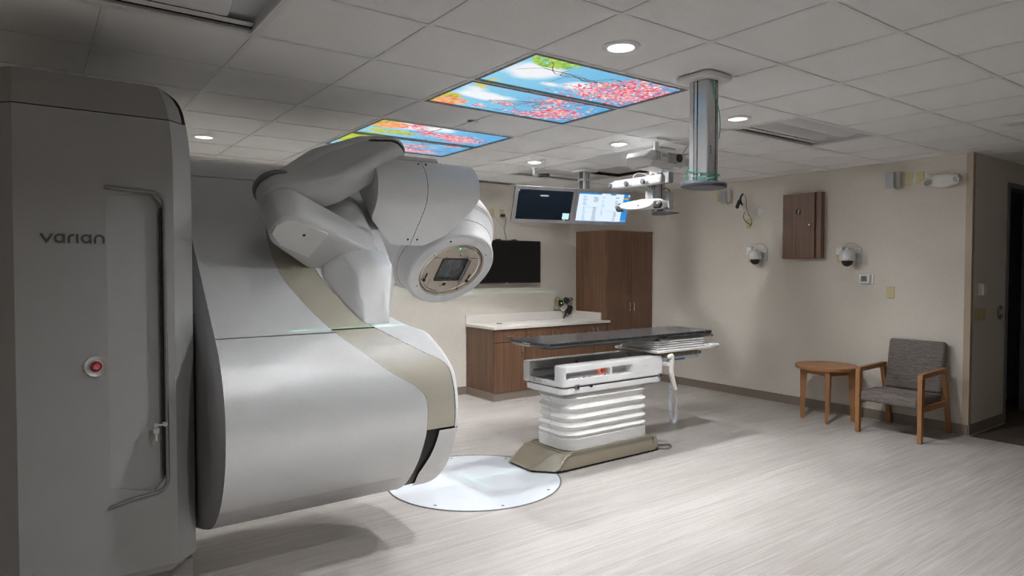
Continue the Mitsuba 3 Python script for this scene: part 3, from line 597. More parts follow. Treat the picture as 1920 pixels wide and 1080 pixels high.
# emergency stop
bz, bx_ = 1.190, .211
eb = part(st, 'stop_button_ring', rot(lathe([(.020, .0), (.027, -.002), (.044, -.010), (.0455, -.004), (.0455, .004)], 36), [1, 0, 0], -90).apply_translation((bx_, SY - .002, bz)).apply_transform(np.eye(4)), 'm_alu', smooth=40)
scene[eb] = mikit.ply(mov(rot(lathe([(.022, .012), (.028, .004), (.044, .010), (.0455, .004), (.0455, -.004)], 36), [1, 0, 0], 90), bx_, SY, bz), 'm_alu', smooth=40)
part(eb, 'button', mov(rot(lathe([(.0005, .024), (.014, .023), (.018, .018), (.018, -.004)], 28), [1, 0, 0], 90), bx_, SY, bz), 'm_red', smooth=40, label='red stop button')
part(eb, 'symbol', mov(rot(prism(Point(0, 0).buffer(.0095).difference(Point(0, 0).buffer(.008)).union(Polygon([(-.0065, .004), (.0065, .004), (0, -.0065)]).difference(Polygon([(-.0045, .003), (.0045, .003), (0, -.0045)]))), .0235, .0245), [1, 0, 0], 90), bx_, SY, bz), 'm_offwhite', smooth=False)
# maker's lettering
def varian(h):
    w = h * .20; r = h * .5 - w / 2; o = []; ln = lambda pts: LineString(pts).buffer(w / 2, cap_style=2, join_style=2); x = 0.0
    o.append(ln([(x + w * .3, h), (x + h * .56, w * .35), (x + h * 1.12 - w * .3, h)]).intersection(sbox(x - 1, 0, x + 9, h))); x += h * 1.22
    def a_(x): return unary_union([Point(x + h * .5, h * .5).buffer(h * .5).difference(Point(x + h * .5, h * .5).buffer(h * .5 - w)), sbox(x + h - w, 0, x + h, h)])
    o.append(a_(x)); x += h * 1.24
    o.append(unary_union([ln([(x + w / 2, 0), (x + w / 2, h * .5)]), Point(x + h * .5, h * .5).buffer(h * .5).difference(Point(x + h * .5, h * .5).buffer(h * .5 - w)).intersection(sbox(x, h * .5, x + h * .5, h)), sbox(x + h * .5 - .001, h - w, x + h * .62, h)])); x += h * .78
    o.append(sbox(x, 0, x + w, h)); x += h * .42
    o.append(a_(x)); x += h * 1.24
    o.append(unary_union([sbox(x, 0, x + w, h * .5), sbox(x + h - w, 0, x + h, h * .5), Point(x + h * .5, h * .5).buffer(h * .5).difference(Point(x + h * .5, h * .5).buffer(h * .5 - w)).intersection(sbox(x, h * .5, x + h, h))]))
    return o
for q in varian(.0385):
    m = prism(q, 0, .004); m = rot(m, [1, 0, 0], 90); part(st, 'letter', mov(m, .024, SY, 1.720), 'm_letter', smooth=False)
t = thing('key_ring', 'small silver keys hanging from the lock of the tall grey machine cabinet', 'keys')
kx = gxr - .03
part(t, 'lock_key', cat(box(kx - .012, gxr - .006, SY - .022, SY - .018, kz - .004, kz + .004), rot(prism(Point(0, 0).buffer(.010), -.0012, .0012), [1, 0, 0], 90).apply_translation((kx - .012, SY - .02, kz))), 'm_chrome', smooth=False)
part(t, 'hanging_key', cat(rot(prism(unary_union([rrect(-.012, .012, -.03, -.004, .007), sbox(-.004, -.062, .004, -.028)]).difference(Point(0, -.009).buffer(.0035)), -.0012, .0012), [1, 0, 0], 90).apply_translation((kx - .012, SY - .02, kz - .008))), 'm_chrome', smooth=False)
part(t, 'ring', mov(rot(trimesh.creation.torus(.009, .001, 20, 6), [0, 1, 0], 90), kx - .012, SY - .02, kz - .009), 'm_chrome')

# ------------------------------------------------------------------ floor disc
t = thing('floor_disc', 'large white round metal plate set in the floor under the machine', 'floor plate')
dx, dy = 2.695, 4.2
part(t, 'plate', mov(lathe([(.0005, .004), (.645, .004), (.652, .003), (.652, -.002)], 96), dx, dy, 0), 'm_plate', smooth=20)
part(t, 'rim', mov(lathe([(.652, .001), (.654, .005), (.661, .005), (.664, .001)], 96), dx, dy, 0), 'm_gray_dark', smooth=20)
for k in range(8):
    a_ = math.radians(-104 + 45 * k); part(t, 'screw', mov(lathe([(.0005, .0046), (.010, .0046), (.012, .004)], 12), dx + .60 * math.cos(a_), dy + .60 * math.sin(a_), 0), 'm_gray_dark')

# ------------------------------------------------------------------ treatment couch
cY = 4.185
co = thing('treatment_couch', 'white treatment couch with black carbon tabletop on a bellows column and beige base', 'treatment couch')
def superlev(z, x0, x1, w, r): return np.c_[np.array(rrect(x0, x1, cY - w, cY + w, r).exterior.coords), np.full(len(rrect(x0, x1, cY - w, cY + w, r).exterior.coords), z)]
base_main = hull(np.vstack([superlev(.018, 3.30, 4.47, .262, .05), superlev(.11, 3.36, 4.468, .258, .05), superlev(.138, 3.40, 4.46, .250, .05)]))
nose = hull(np.vstack([[(3.145, cY + q, .018) for q in (-.12, .20)], [(3.215, cY + .262, .018), (3.29, cY - .262, .018), (3.30, cY + .262, .018)], [(3.152, cY + q, .035) for q in (-.11, .19)], [(3.32, cY + q, .135) for q in (-.15, .22)], [(3.42, cY + q, .138) for q in (-.24, .25)], [(3.36, cY - .258, .05)]]))
part(co, 'base', smoothed(union(base_main, nose), .022, 5), 'm_champagne', smooth=60, label='glossy beige base with a sloping front')
part(co, 'kick_strip', cat(prism(Polygon([(3.16, cY - .10), (3.30, cY - .25), (4.465, cY - .25), (4.465, cY + .25), (3.22, cY + .25), (3.16, cY + .18)]), .0, .02)), 'm_black', smooth=False, label='black strip along the floor')
part(co, 'base_collar', prism(rrect(3.385, 4.425, cY - .245, cY + .245, .06).difference(rrect(3.40, 4.41, cY - .232, cY + .232, .05)), .13, .148), 'm_champagne', smooth=30)
part(co, 'joint', box(4.385, 4.388, cY - .2600, cY - .245, .03, .13), 'm_seam', smooth=False)
# lower bellows
def bellow(x0, x1, w, zs, amp, r, parent, name, m, sharp=.5):
    rows = []
    for z, o in zs:
        q = np.array(rrect(x0 - o, x1 + o, cY - w - o, cY + w + o, r + max(o, 0), 8).exterior.coords)[:-1]
        rows.append(np.c_[q, np.full(len(q), z)])
    return part(parent, name, grid(np.array(rows), closed=True), m, smooth=38)
zs = []; 
for k in range(9):
    z = .142 + k * .0105; zs += [(z, -.006), (z + .0035, .003), (z + .0065, .003), (z + .0098, -.006)]
bellow(3.43, 4.39, .225, zs, 0, .12, co, 'packed_bellows', 'm_bellows')
zs, z, n = [], .236, 5
for k in range(n):
    h = .062 + .012 * k * .5
    zs += [(z, -.006 if k == 0 else -.016), (z + h * .12, -.0155), (z + h * .42, .006), (z + h * .50, .010), (z + h * .58, .006), (z + h * .88, -.0155)]; z += h
zs += [(z, -.016), (z + .02, -.012), (z + .045, .0)]
bellow(3.43, 4.39, .225, zs, 0, .13, co, 'bellows', 'm_bellows')
seam = [(3.398 - o, cY - .03, q) for q, o in zs]
part(co, 'bellows_seam', tube(seam, .0014, 5), 'm_gray', smooth=True)
# frame
fx0, fx1, fw, fz0, fz1, fs = 3.335, 4.53, .255, .607, .84, .667
part(co, 'lower_frame', soft_prism(rrect(fx0 + .01, fx1, cY - fw + .004, cY + fw - .004, .07), fz0, fs - .003, .012), 'm_white', smooth=40)
part(co, 'frame_bottom', box(fx0 + .06, fx1 - .05, cY - fw + .05, cY + fw - .05, .59, .612), 'm_gray', smooth=False)
nr = soft_prism(rrect(fx0 + .015, fx1, cY - fw, cY - fw + .135, .045), fs, fz1, .014)
t1 = hull([(3.372, cY - fw - .03, .725), (3.862, cY - fw - .03, .725), (3.372, cY - fw - .03, .785), (3.862, cY - fw - .03, .793), (3.41, cY - fw + .085, .742), (3.862, cY - fw + .085, .742), (3.41, cY - fw + .075, .785), (3.862, cY - fw + .075, .79)])
t2 = hull([(3.885, cY - fw - .03, .720), (4.135, cY - fw - .03, .720), (3.885, cY - fw - .03, .797), (4.135, cY - fw - .03, .797), (3.885, cY - fw + .085, .732), (4.11, cY - fw + .085, .732), (3.885, cY - fw + .075, .793), (4.11, cY - fw + .075, .793)])
part(co, 'side_rail', cut(nr, t1, t2), 'm_white', smooth=30, label='white side rail with two open trays')
part(co, 'side_rail', soft_prism(rrect(fx0, fx1, cY + fw - .085, cY + fw, .02), fs, fz1, .012), 'm_white', smooth=40, label='plain white rear side rail')
part(co, 'end_plate', box(fx0 + .018, fx0 + .04, cY - fw + .10, cY + fw - .03, fs, .712), 'm_white', smooth=False)
part(co, 'channel_floor', box(fx0 + .04, fx1 - .02, cY - fw + .10, cY + fw - .08, fs + .01, fs + .02), 'm_gray', smooth=False)
part(co, 'channel_rail', cat(box(fx0 + .04, fx1 - .1, cY + .155, cY + .172, .755, .772), box(fx0 + .02, fx1 - .1, cY + .150, cY + .168, .70, .705)), 'm_alu', smooth=False)
part(co, 'drive_block', rbox(3.86, 4.30, cY - .06, cY + .12, .69, .80, .01), 'm_gray_dark', smooth=40)
part(co, 'drive_block', box(3.845, 3.86, cY + .135, cY + .165, .75, .80), 'm_red', smooth=False, label='dark red block')
part(co, 'divider', box(3.862, 3.885, cY - fw + .002, cY - fw + .08, .722, .796), 'm_white', smooth=False)
for k in range(22):
    x = 3.40 + .0195 * k; part(co, 'key_button', box(x, x + .013, cY - fw + .012 + .012 * (k % 3), cY - fw + .020 + .012 * (k % 3), .728, .7345), 'm_blue' if k % 4 in (0, 2) else 'm_black' if k % 4 == 1 else 'm_offwhite', smooth=False)
kk = part(co, 'motion_button', mov(rot(lathe([(.0005, .016), (.012, .014), (.015, .008), (.015, 0)], 20), [1, 0, 0], 90), 3.838, cY - fw + .066, .764), 'm_redglow', smooth=40, label='glowing orange-red button'); glow(kk, rgb(2.6, .38, .06))
part(kk, 'bezel', mov(rot(lathe([(.015, .006), (.021, .006), (.022, 0)], 20), [1, 0, 0], 90), 3.838, cY - fw + .068, .764), 'm_alu_dark', smooth=40)
for x in (3.50, 4.478): part(co, 'latch', cat(box(x - .022, x + .022, cY - fw - .003, cY - fw + .01, .648, .684)), 'm_alu_dark', smooth=False); part(co, 'latch_pin', box(x - .004, x + .012, cY - fw - .006, cY - fw, .656, .672), 'm_black', smooth=False)
part(co, 'latch', box(3.642, 3.664, cY - fw - .003, cY - fw + .01, .650, .668), 'm_black', smooth=False)
part(co, 'seam', prism(rrect(fx0 + .014, fx1 - .002, cY - fw + .003, cY + fw - .003, .06), fs - .003, fs + .0), 'm_seam', smooth=False)
part(co, 'label_print', cat(*[box(fx0 + .0165, fx0 + .019, cY + yy, cY + yy + w_, zz, zz + .006) for yy, zz, w_ in ((.10, .700, .03), (.10, .690, .02), (.105, .680, .025), (.085, .678, .008), (.07, .684, .01), (.05, .680, .02), (.03, .684, .012), (.01, .678, .03), (-.03, .696, .006), (-.035, .684, .005))]), 'm_gray', smooth=False, kind='stuff')
part(co, 'side_print', mov(rot(prism(unary_union([sbox(0, 0, .003, .018), Point(.016, .009).buffer(.009).difference(Point(.016, .009).buffer(.0062)), sbox(.030, 0, .033, .018), sbox(.030, .015, .042, .018), sbox(.048, 0, .051, .022), sbox(.056, .012, .059, .024)]), 0, .0008), [1, 0, 0], 90), 4.27, cY - fw + .0002, .755), 'm_white2', smooth=False, kind='stuff')
# turntable carriage, upper bellows
part(co, 'carriage_plate', soft_prism(rrect(4.42, 5.22, cY - .28, cY + .27, .03), .862, .885, .008), 'm_white', smooth=40)
part(co, 'carriage_end', rbox(5.14, 5.28, cY - .285, cY + .27, .868, .905, .014), 'm_white', smooth=40)
zs = []
for k in range(4): z = .886 + k * .021; zs += [(z, -.012), (z + .005, 0), (z + .010, .004), (z + .015, 0), (z + .020, -.012)]
bellow(4.46, 5.13, .243, zs, 0, .05, co, 'upper_bellows', 'm_bellows')
part(co, 'top_carriage', rbox(4.50, 5.16, cY - .225, cY + .225, .966, .985, .006), 'm_alu', smooth=40)
part(co, 'guide_bar', rbox(4.66, 5.02, cY - .252, cY - .236, .955, .963, .003), 'm_white', smooth=30)
part(co, 'clamp', cat(cyl((4.475, cY - .262, .978), (4.56, cY - .262, .978), .012, n=14), rbox(4.56, 4.58, cY - .275, cY - .25, .962, .992, .004)), 'm_chrome', smooth=30)
part(co, 'clamp', cat(cyl((5.12, cY - .262, .985), (5.20, cY - .262, .985), .010, n=14), rbox(5.16, 5.18, cY - .275, cY - .25, .968, 1.0, .004)), 'm_chrome', smooth=30)
part(co, 'under_rail', box(4.53, 5.02, cY - .235, cY - .20, .838, .858), 'm_brass', smooth=False)
part(co, 'scale_strip', box(4.53, 5.06, cY - .24, cY - .235, .818, .845), 'm_gray_dark', smooth=False)
for k in range(8): part(co, 'scale_mark', box(4.57 + .062 * k, 4.577 + .062 * k, cY - .2415, cY - .2398, .825, .835), 'm_offwhite', smooth=False)
part(co, 'under_tray', box(4.53, 5.03, cY - .235, cY + .2, .782, .818), 'm_white2', smooth=False)
part(co, 'label_strip', box(4.60, 4.83, cY - .2375, cY - .2352, .779, .796), 'm_bluelabel', smooth=False, label='blue label strip')
# tabletop
tx0, tx1, tw, tz = 3.185, 5.235, .262, 1.031
op = Polygon([(tx0, cY - tw + .045), (tx0 + .03, cY - tw), (tx1 - .05, cY - tw), (tx1, cY - tw + .06), (tx1, cY + tw - .06), (tx1 - .05, cY + tw), (tx0 + .03, cY + tw), (tx0, cY + tw - .045)])
def lev(z, o): q = np.array(op.buffer(-o).exterior.coords); return np.c_[q, np.full(len(q), z)]
tt = part(co, 'tabletop', hull(np.vstack([lev(tz, .004), lev(tz - .003, 0), lev(tz - .022, .0), lev(tz - .030, .006), lev(tz - .052, .045)])), 'm_carbon', smooth=25, label='black carbon tabletop')
part(tt, 'foot_rest', hull(np.vstack([lev(tz - .050, .045)[:, :3] * [1, 1, 1]])) if False else hull([(3.9, cY - .20, tz - .05), (4.62, cY - .20, tz - .05), (3.9, cY + .20, tz - .05), (4.62, cY + .20, tz - .05), (4.2, cY - .18, tz - .064), (4.6, cY - .18, tz - .064), (4.2, cY + .18, tz - .064), (4.6, cY + .18, tz - .064)]), 'm_alu_dark', smooth=25)
for k in range(13):
    x = 3.40 + .14 * k
    for sg in (-1, 1):
        part(tt, 'index_notch', cat(box(x - .014, x - .006, cY + sg * (tw - .006), cY + sg * (tw + .0015), tz - .016, tz + .0012), box(x + .006, x + .014, cY + sg * (tw - .006), cY + sg * (tw + .0015), tz - .016, tz + .0012)), 'm_chrome', smooth=False)
for yy, m in ((.06, 'm_brass'), (.04, 'm_blue'), (.02, 'm_offwhite'), (-.005, 'm_offwhite'), (-.03, 'm_alu')):
    part(tt, 'end_socket', cyl((tx0 - .002, cY + yy, tz - .018), (tx0 + .01, cY + yy, tz - .018), .007, n=10), m)
# hand pendant
t = thing('hand_pendant', 'off-white hand control hanging on a coiled cord at the rear corner of the treatment couch', 'hand control')
hx, hy = 4.575, cY - fw - .034
part(t, 'holder', rbox(4.532, hx - .012, hy - .01, hy + .075, .745, .778, .008), 'm_white', smooth=40)
part(t, 'hook', tube(spline([(hx - .03, hy - .012, .80), (hx - .01, hy - .014, .825), (hx + .02, hy - .012, .80), (hx + .03, hy - .01, .775)], 14), .005, 8), 'm_alu', smooth=True)
part(t, 'handle', balls([(hx - .015, hy, .83), (hx + .012, hy, .835), (hx + .02, hy, .80)], .022), 'm_offwhite', smooth=40)
part(t, 'body', union(balls([(hx + .012, hy, .83), (hx + .006, hy, .69)], .024), balls([(hx + .006, hy, .69), (hx + .062, hy, .535)], (.024, .021))), 'm_offwhite', smooth=40)
part(t, 'strap', tube([(hx + .045, hy - .012, .655), (hx + .082, hy - .012, .56)], .003, 6), 'm_black', smooth=True)
cp = spline([(hx + .070, hy, .515), (hx + .072, hy, .49), (hx + .058, hy, .47), (hx + .075, hy, .455), (hx + .082, hy, .40), (hx + .078, hy, .30), (hx + .05, hy - .01, .245), (hx + .01, hy - .02, .245), (hx - .02, hy - .025, .30), (hx - .028, hy - .025, .42), (hx - .028, hy - .025, .60)], 400)
dd = np.gradient(cp, axis=0); dd /= np.linalg.norm(dd, axis=1, keepdims=True); nn = np.cross(dd, [0, 1, 0]); ph = np.arange(400) * .85
amp = np.clip((np.arange(400) - 90) / 20, 0, 1) * .011 + .001
coil = cp + nn * (amp * np.cos(ph))[:, None] + np.array([0, 1, 0]) * (amp * np.sin(ph))[:, None]
part(t, 'cord', tube(coil, .0042, 5), 'm_cord', smooth=True, label='grey-blue coiled cord')
single('floor_cable', tube(spline([(4.46, 4.05, .03), (4.56, 4.02, .012), (4.66, 3.98, .007), (4.63, 3.93, .007), (4.50, 3.93, .01), (4.46, 3.96, .03)], 40), .006, 7), 'm_gray_dark', 'short grey cable loop on the floor behind the couch base', 'cable', smooth=True)

# ------------------------------------------------------------------ cabinets on the back wall
BX0, BX1, BY0, CZ = 4.468, 6.335, 6.515, .872
t = thing('base_cabinet', 'low dark walnut cabinet under the pale counter along the back wall', 'cabinet')
part(t, 'carcass', box(BX0, BX1 - .002, BY0 + .02, YB - .001, .10, CZ), 'm_wood', smooth=False)
part(t, 'toe_kick', box(BX0 - .006, BX1 - .002, BY0 + .012, YB - .001, .004, .102), 'm_base', smooth=False, label='brown kick board')
part(t, 'toe_lip', cat(box(BX0 - .018, BX1, BY0 - .002, BY0 + .012, 0, .006), box(BX0 - .018, BX0 - .006, BY0, YB - .02, 0, .006)), 'm_base_lip', smooth=False)
def pull_h(parent, x, z, y, w=.11): part(parent, 'handle', cat(cyl((x - w / 2, y - .028, z), (x + w / 2, y - .028, z), .005, n=10), cyl((x - w / 2 + .006, y - .028, z), (x - w / 2 + .006, y, z), .004, n=8), cyl((x + w / 2 - .006, y - .028, z), (x + w / 2 - .006, y, z), .004, n=8)), 'm_chrome', smooth=30, label='chrome bar handle')
def pull_v(parent, x, z, y, h=.11): part(parent, 'handle', cat(cyl((x, y - .028, z - h / 2), (x, y - .028, z + h / 2), .005, n=10), cyl((x, y - .028, z - h / 2 + .006), (x, y, z - h / 2 + .006), .004, n=8), cyl((x, y - .028, z + h / 2 - .006), (x, y, z + h / 2 - .006), .004, n=8)), 'm_chrome', smooth=30, label='chrome bar handle')
d = part(t, 'drawer', rbox(BX0 + .004, BX0 + .46, BY0, BY0 + .02, .715, CZ - .006, .002), 'm_wood', smooth=30); pull_h(d, BX0 + .225, .79, BY0)
d = part(t, 'door', rbox(BX0 + .004, BX0 + .46, BY0, BY0 + .02, .105, .709, .002), 'm_wood', smooth=30); pull_v(d, BX0 + .41, .635, BY0)
for k, (a, b, hxx) in enumerate(((.466, .928, .885), (.934, 1.396, .977), (1.402, 1.63, 1.595), (1.636, 1.863, 1.675))):
    d = part(t, 'door', rbox(BX0 + a, BX0 + b, BY0, BY0 + .02, .105, CZ - .006, .002), 'm_wood', smooth=30); pull_v(d, BX0 + hxx, .765, BY0)
t = thing('countertop', 'pale speckled stone countertop with low backsplash on the walnut cabinet', 'countertop')
part(t, 'slab', union(rbox(BX0 - .015, BX1 - .005, BY0 - .025, YB - .001, CZ + .001, CZ + .034, .003), rbox(BX1 - .05, BX1 + .045, BY0 - .025, BY0 - .003, CZ + .001, CZ + .034, .003)), 'm_stone', smooth=30)
part(t, 'backsplash', rbox(BX0 - .015, BX1 - .002, YB - .021, YB - .001, CZ + .035, CZ + .145, .003), 'm_stone', smooth=30)
part(t, 'side_splash', rbox(BX1 - .022, BX1 - .002, BY0 + .10, YB - .022, CZ + .035, CZ + .135, .003), 'm_stone', smooth=30)
part(t, 'cable_hole', mov(lathe([(.0005, .002), (.024, .002), (.032, .004), (.036, 0)], 24), 4.83, 6.93, CZ + .034), 'm_black', smooth=30, label='black round cable hole')
TX1, TZ = XW - .002, 2.14
t = thing('tall_cabinet', 'tall dark walnut two-door cabinet in the back right corner', 'cabinet')
part(t, 'carcass', box(BX1, TX1, BY0 + .02, YB - .001, .10, TZ), 'm_wood', smooth=False)
part(t, 'toe_kick', box(BX1, TX1, BY0 + .03, YB - .001, 0, .10), 'm_base', smooth=False)
xm = (BX1 + TX1) / 2 + .01
d = part(t, 'door', rbox(BX1 + .004, xm - .002, BY0, BY0 + .02, .105, TZ - .02, .002), 'm_wood', smooth=30); pull_v(d, xm - .04, 1.075, BY0)
d = part(t, 'door', rbox(xm + .002, TX1 - .012, BY0, BY0 + .02, .105, TZ - .02, .002), 'm_wood', smooth=30); pull_v(d, xm + .04, 1.075, BY0)
part(t, 'top_edge', box(BX1 - .004, TX1, BY0 - .002, YB - .001, TZ - .018, TZ + .001), 'm_wood_edge', smooth=False)

# ------------------------------------------------------------------ wall screen and its sockets
tv = t = thing('wall_screen', 'black flat wall screen, switched off, behind the treatment head', 'television')
part(t, 'body', rbox(4.555, 5.615, YB - .085, YB - .045, 1.42, 1.985, .006), 'm_black', smooth=30)
part(t, 'panel', box(4.567, 5.603, YB - .0862, YB - .0852, 1.434, 1.973), 'm_screen_off', smooth=False)
part(t, 'wall_mount', cat(box(4.92, 4.98, YB - .045, YB, 1.5, 2.0), box(5.18, 5.24, YB - .045, YB, 1.5, 2.0)), 'm_black', smooth=False)
part(t, 'badge', box(5.03, 5.06, YB - .087, YB - .085, 1.421, 1.430), 'm_alu', smooth=False)
def wallplate(where, y, z, label, kind='outlet', axis='x', w=.072, h=.118, slots=True):
    """axis 'y': on the right wall (normal -x); 'b': back wall (normal -y)"""
    t = thing('wall_plate', label, kind)
    def B(a0, a1, d0, d1, z0, z1): return box(XW - d1, XW - d0, a0, a1, z0, z1) if axis == 'y' else box(a0, a1, where - d1, where - d0, z0, z1)
    def R(a0, a1, d1, z0, z1, r): return rbox(XW - d1, XW - .0002, a0, a1, z0, z1, r) if axis == 'y' else rbox(a0, a1, where - d1, where - .0002, z0, z1, r)
    part(t, 'plate', R(y - w / 2, y + w / 2, .007, z - h / 2, z + h / 2, .003), 'm_ivory', smooth=30)
    if slots:
        for dz in (-.021, .021):
            f = part(t, 'socket', R(y - .016, y + .016, .009, z + dz - .014, z + dz + .014, .002), 'm_ivory', smooth=30)
            part(f, 'slot', cat(B(y - .008, y - .006, .009, .0094, z + dz - .004, z + dz + .006), B(y + .006, y + .008, .009, .0094, z + dz - .004, z + dz + .006), B(y - .0025, y + .0025, .009, .0094, z + dz - .011, z + dz - .007)), 'm_seam', smooth=False)
    else: part(t, 'screw', cat(B(y - .003, y + .003, .0069, .0075, z + h * .42, z + h * .42 + .006), B(y - .003, y + .003, .0069, .0075, z - h * .42 - .006, z - h * .42)), 'm_ivory_dark', smooth=False)
    return t
def onback(px): return None
xa, xb, zo = 4.897, 5.165, 2.31
wallplate(YB, 4.867, 2.337, 'ivory cable plate above the wall screen, left of the socket with the plug', 'wall plate', 'b', slots=False)
wallplate(YB, 5.024, 2.337, 'ivory power socket with a black plug above the wall screen', 'outlet', 'b')
pc = part(tv, 'power_cord', tube(spline([(5.045, YB - .035, 2.31), (5.075, YB - .035, 2.26), (5.055, YB - .02, 2.14), (5.065, YB - .018, 2.08), (5.087, YB - .02, 1.97)], 30), .006, 7), 'm_gray', smooth=True, label='grey power cord')
part(pc, 'plug', rbox(4.995, 5.05, YB - .05, YB - .0095, 2.295, 2.33, .008), 'm_black', smooth=30)
single('thin_cable', tube(spline([(4.867, YB - .012, 2.335), (4.93, YB - .01, 2.265), (5.01, YB - .01, 2.19), (5.052, YB - .012, 2.15)], 20), .0022, 6), 'm_gray', 'thin grey cable running from the cable plate to the power cord above the wall screen', 'cable', smooth=True)

# cluster of chargers on the back wall above the counter
def gp(t, n, m, *a, **k): return part(t, n, mov(m, .03, -.012, -.068), *a, **k)
wx, wz = 5.99, 1.16
t = wallplate(YB, 5.975, 1.12, 'ivory wall plate behind the black gadgets above the counter', 'wall plate', 'b', w=.14, h=.12)
t = thing('plug_adapter', 'small black adapter with a green light on the wall above the counter', 'adapter')
gp(t, 'body', rbox(5.955, 6.005, YB - .055, YB - .009, 1.165, 1.235, .006), 'm_black', smooth=30)
k = gp(t, 'lamp', balls([(5.972, YB - .056, 1.195)], .009), 'm_green', label='green light'); glow(k, rgb(.5, 1.4, .05))
gp(t, 'cord', tube(spline([(5.965, YB - .03, 1.235), (5.955, YB - .03, 1.27), (5.92, YB - .02, 1.275), (5.893, YB - .02, 1.24), (5.895, YB - .012, 1.17)], 24), .0025, 6), 'm_black', smooth=True)
t = thing('power_block', 'small white power block tilted on the wall among black gadgets above the counter', 'power supply')
gp(t, 'body', rot(rbox(5.985, 6.085, YB - .06, YB - .02, 1.095, 1.16, .006), [0, 1, 0], -32, (6.035, YB, 1.125)), 'm_offwhite', smooth=30)
gp(t, 'stripe', rot(box(6.0, 6.05, YB - .0612, YB - .0598, 1.12, 1.13), [0, 1, 0], -32, (6.035, YB, 1.125)), 'm_gray', smooth=False)
gp(t, 'bracket', rbox(5.87, 5.97, YB - .03, YB - .002, 1.105, 1.14, .004), 'm_gray', smooth=30)
t = thing('headset', 'black headset and cables hanging on the wall above the counter beside the tall cabinet', 'headset')
gp(t, 'ear_cup', balls([(6.06, YB - .05, 1.245), (6.075, YB - .05, 1.215)], .032), 'm_black', smooth=40)
gp(t, 'mount_ring', mov(rot(trimesh.creation.torus(.022, .006, 20, 8), [1, 0, 0], 90).apply_scale([1.6, 1, .8]), 6.155, YB - .04, 1.245), 'm_black', smooth=40)
gp(t, 'arm', tube([(6.08, YB - .05, 1.255), (6.13, YB - .045, 1.25)], .008, 8), 'm_black', smooth=True)
gp(t, 'body', rot(rbox(6.10, 6.18, YB - .06, YB - .015, 1.04, 1.155, .012), [0, 1, 0], 24, (6.14, YB, 1.10)), 'm_black', smooth=40)
gp(t, 'boom', tube([(6.09, YB - .04, 1.09), (6.05, YB - .05, 1.03), (6.01, YB - .06, .985)], (.014, .013, .011), 8), 'm_black', smooth=True)
gp(t, 'cord', tube(spline([(6.12, YB - .03, 1.235), (6.175, YB - .02, 1.20), (6.19, YB - .02, 1.14), (6.16, YB - .03, 1.10)], 24), .003, 6), 'm_black', smooth=True)
gp(t, 'cord', tube(spline([(6.11, YB - .04, 1.05), (6.10, YB - .05, 1.015), (6.07, YB - .05, 1.01), (6.065, YB - .05, 1.03)], 20), .005, 6), 'm_black', smooth=True)

# ------------------------------------------------------------------ hanging monitors
ya = math.radians(-11.81); ti = math.radians(18.49)
MJ = np.array([4.622, 5.2, 2.448]); MD = np.array([math.cos(ya), math.sin(ya), 0]); MBK = np.array([-math.sin(ya), math.cos(ya), 0])
MDN = np.array([0, 0, -1]) * math.cos(ti) + MBK * math.sin(ti); MN = np.cross(MD, MDN)      # MN points away from the viewer
if MN @ MBK < 0: MN = -MN
def MF(m, o): return frame(m, o, MD, MDN, MN)     # local: x right, y down, z into the monitor
W_, H_ = .699, .376
def screen_grid(x0, x1, y0, y1, z, C):
    ny, nx = C.shape[:2]; X, Y = np.meshgrid(np.linspace(x0, x1, nx), np.linspace(y0, y1, ny)); return grid(np.stack([X, Y, np.full_like(X, z)], -1))
def emit_screen(parent, o, C, label):
    m = MF(screen_grid(.034, W_ - .034, .034, H_ - .034, -.0008, C), o)
    n = m.face_normals.mean(0)
    if n @ MN > 0: m.faces = m.faces[:, ::-1]
    k = part(parent, 'screen', m, 'm_display', smooth=False, color=C.reshape(-1, 3), label=label); glow(k, {'type': 'mesh_attribute', 'name': 'vertex_color'}); return k
def monitor(o, label, C, slabel):
    t = thing('monitor', label, 'monitor', 'pair of monitors hung from the ceiling')
    bez = prism(rrect(0, W_, 0, H_, .006).difference(sbox(.034, .034, W_ - .034, H_ - .034)), -.006, .012)
    part(t, 'bezel', MF(bez, o), 'm_alu', smooth=False, label='grey metal frame')
    part(t, 'back', MF(rbox(.004, W_ - .004, .004, H_ - .004, .002, .05, .012), o), 'm_gray_dark', smooth=30)
    emit_screen(t, o, C, slabel); return t
# screen contents
ny, nx = 150, 300
yy, xx = np.mgrid[0:ny, 0:nx]; yy = (yy + .5) / ny; xx = (xx + .5) / nx
C1 = np.zeros((ny, nx, 3)) + np.array([.001, .004, .008]) + (np.array([.002, .005, .009])) * (1 - yy[..., None])
lg = varian(1.0); full = shapely.affinity.translate(unary_union(lg), 0, 0); wid = full.bounds[2]
sx = .155 / wid
pts = shapely.points(((xx - .395) / sx).ravel(), ((.215 - yy) / (sx * (W_ - .068) / (H_ - .068))).ravel())
inside = shapely.contains(full.buffer(.02), pts).reshape(ny, nx); C1[inside] = (.75, 1.0, 1.05)
C1[(xx > .855) & (xx < .985) & (yy > .755) & (yy < .965)] = (.62, .95, .95)
C1[(abs(xx - .90) < .01) & (abs(yy - .985) < .012)] = (.6, .9, 1.0); C1[(xx < .022) & (xx > .006) & (yy < .06) & (yy > .01)] = (.45, .75, .9)
C2 = np.zeros((ny, nx, 3)) + np.array([.80, .93, 1.05]); blue = (.03, .27, .72)
C2[yy < .055] = blue; C2[(yy < .06) & (xx > .44) & (xx < .62)] = (.75, .9, 1.0); C2[(yy < .06) & (xx > .72)] = (.75, .9, 1.0)
C2[(xx > .885)] = blue; C2[(xx > .90) & (xx < .985) & (yy > .135) & (yy < .19)] = (.95, .42, .03); C2[(xx > .975) & (yy < .09) & (yy > .02)] = (.8, .95, 1.0)
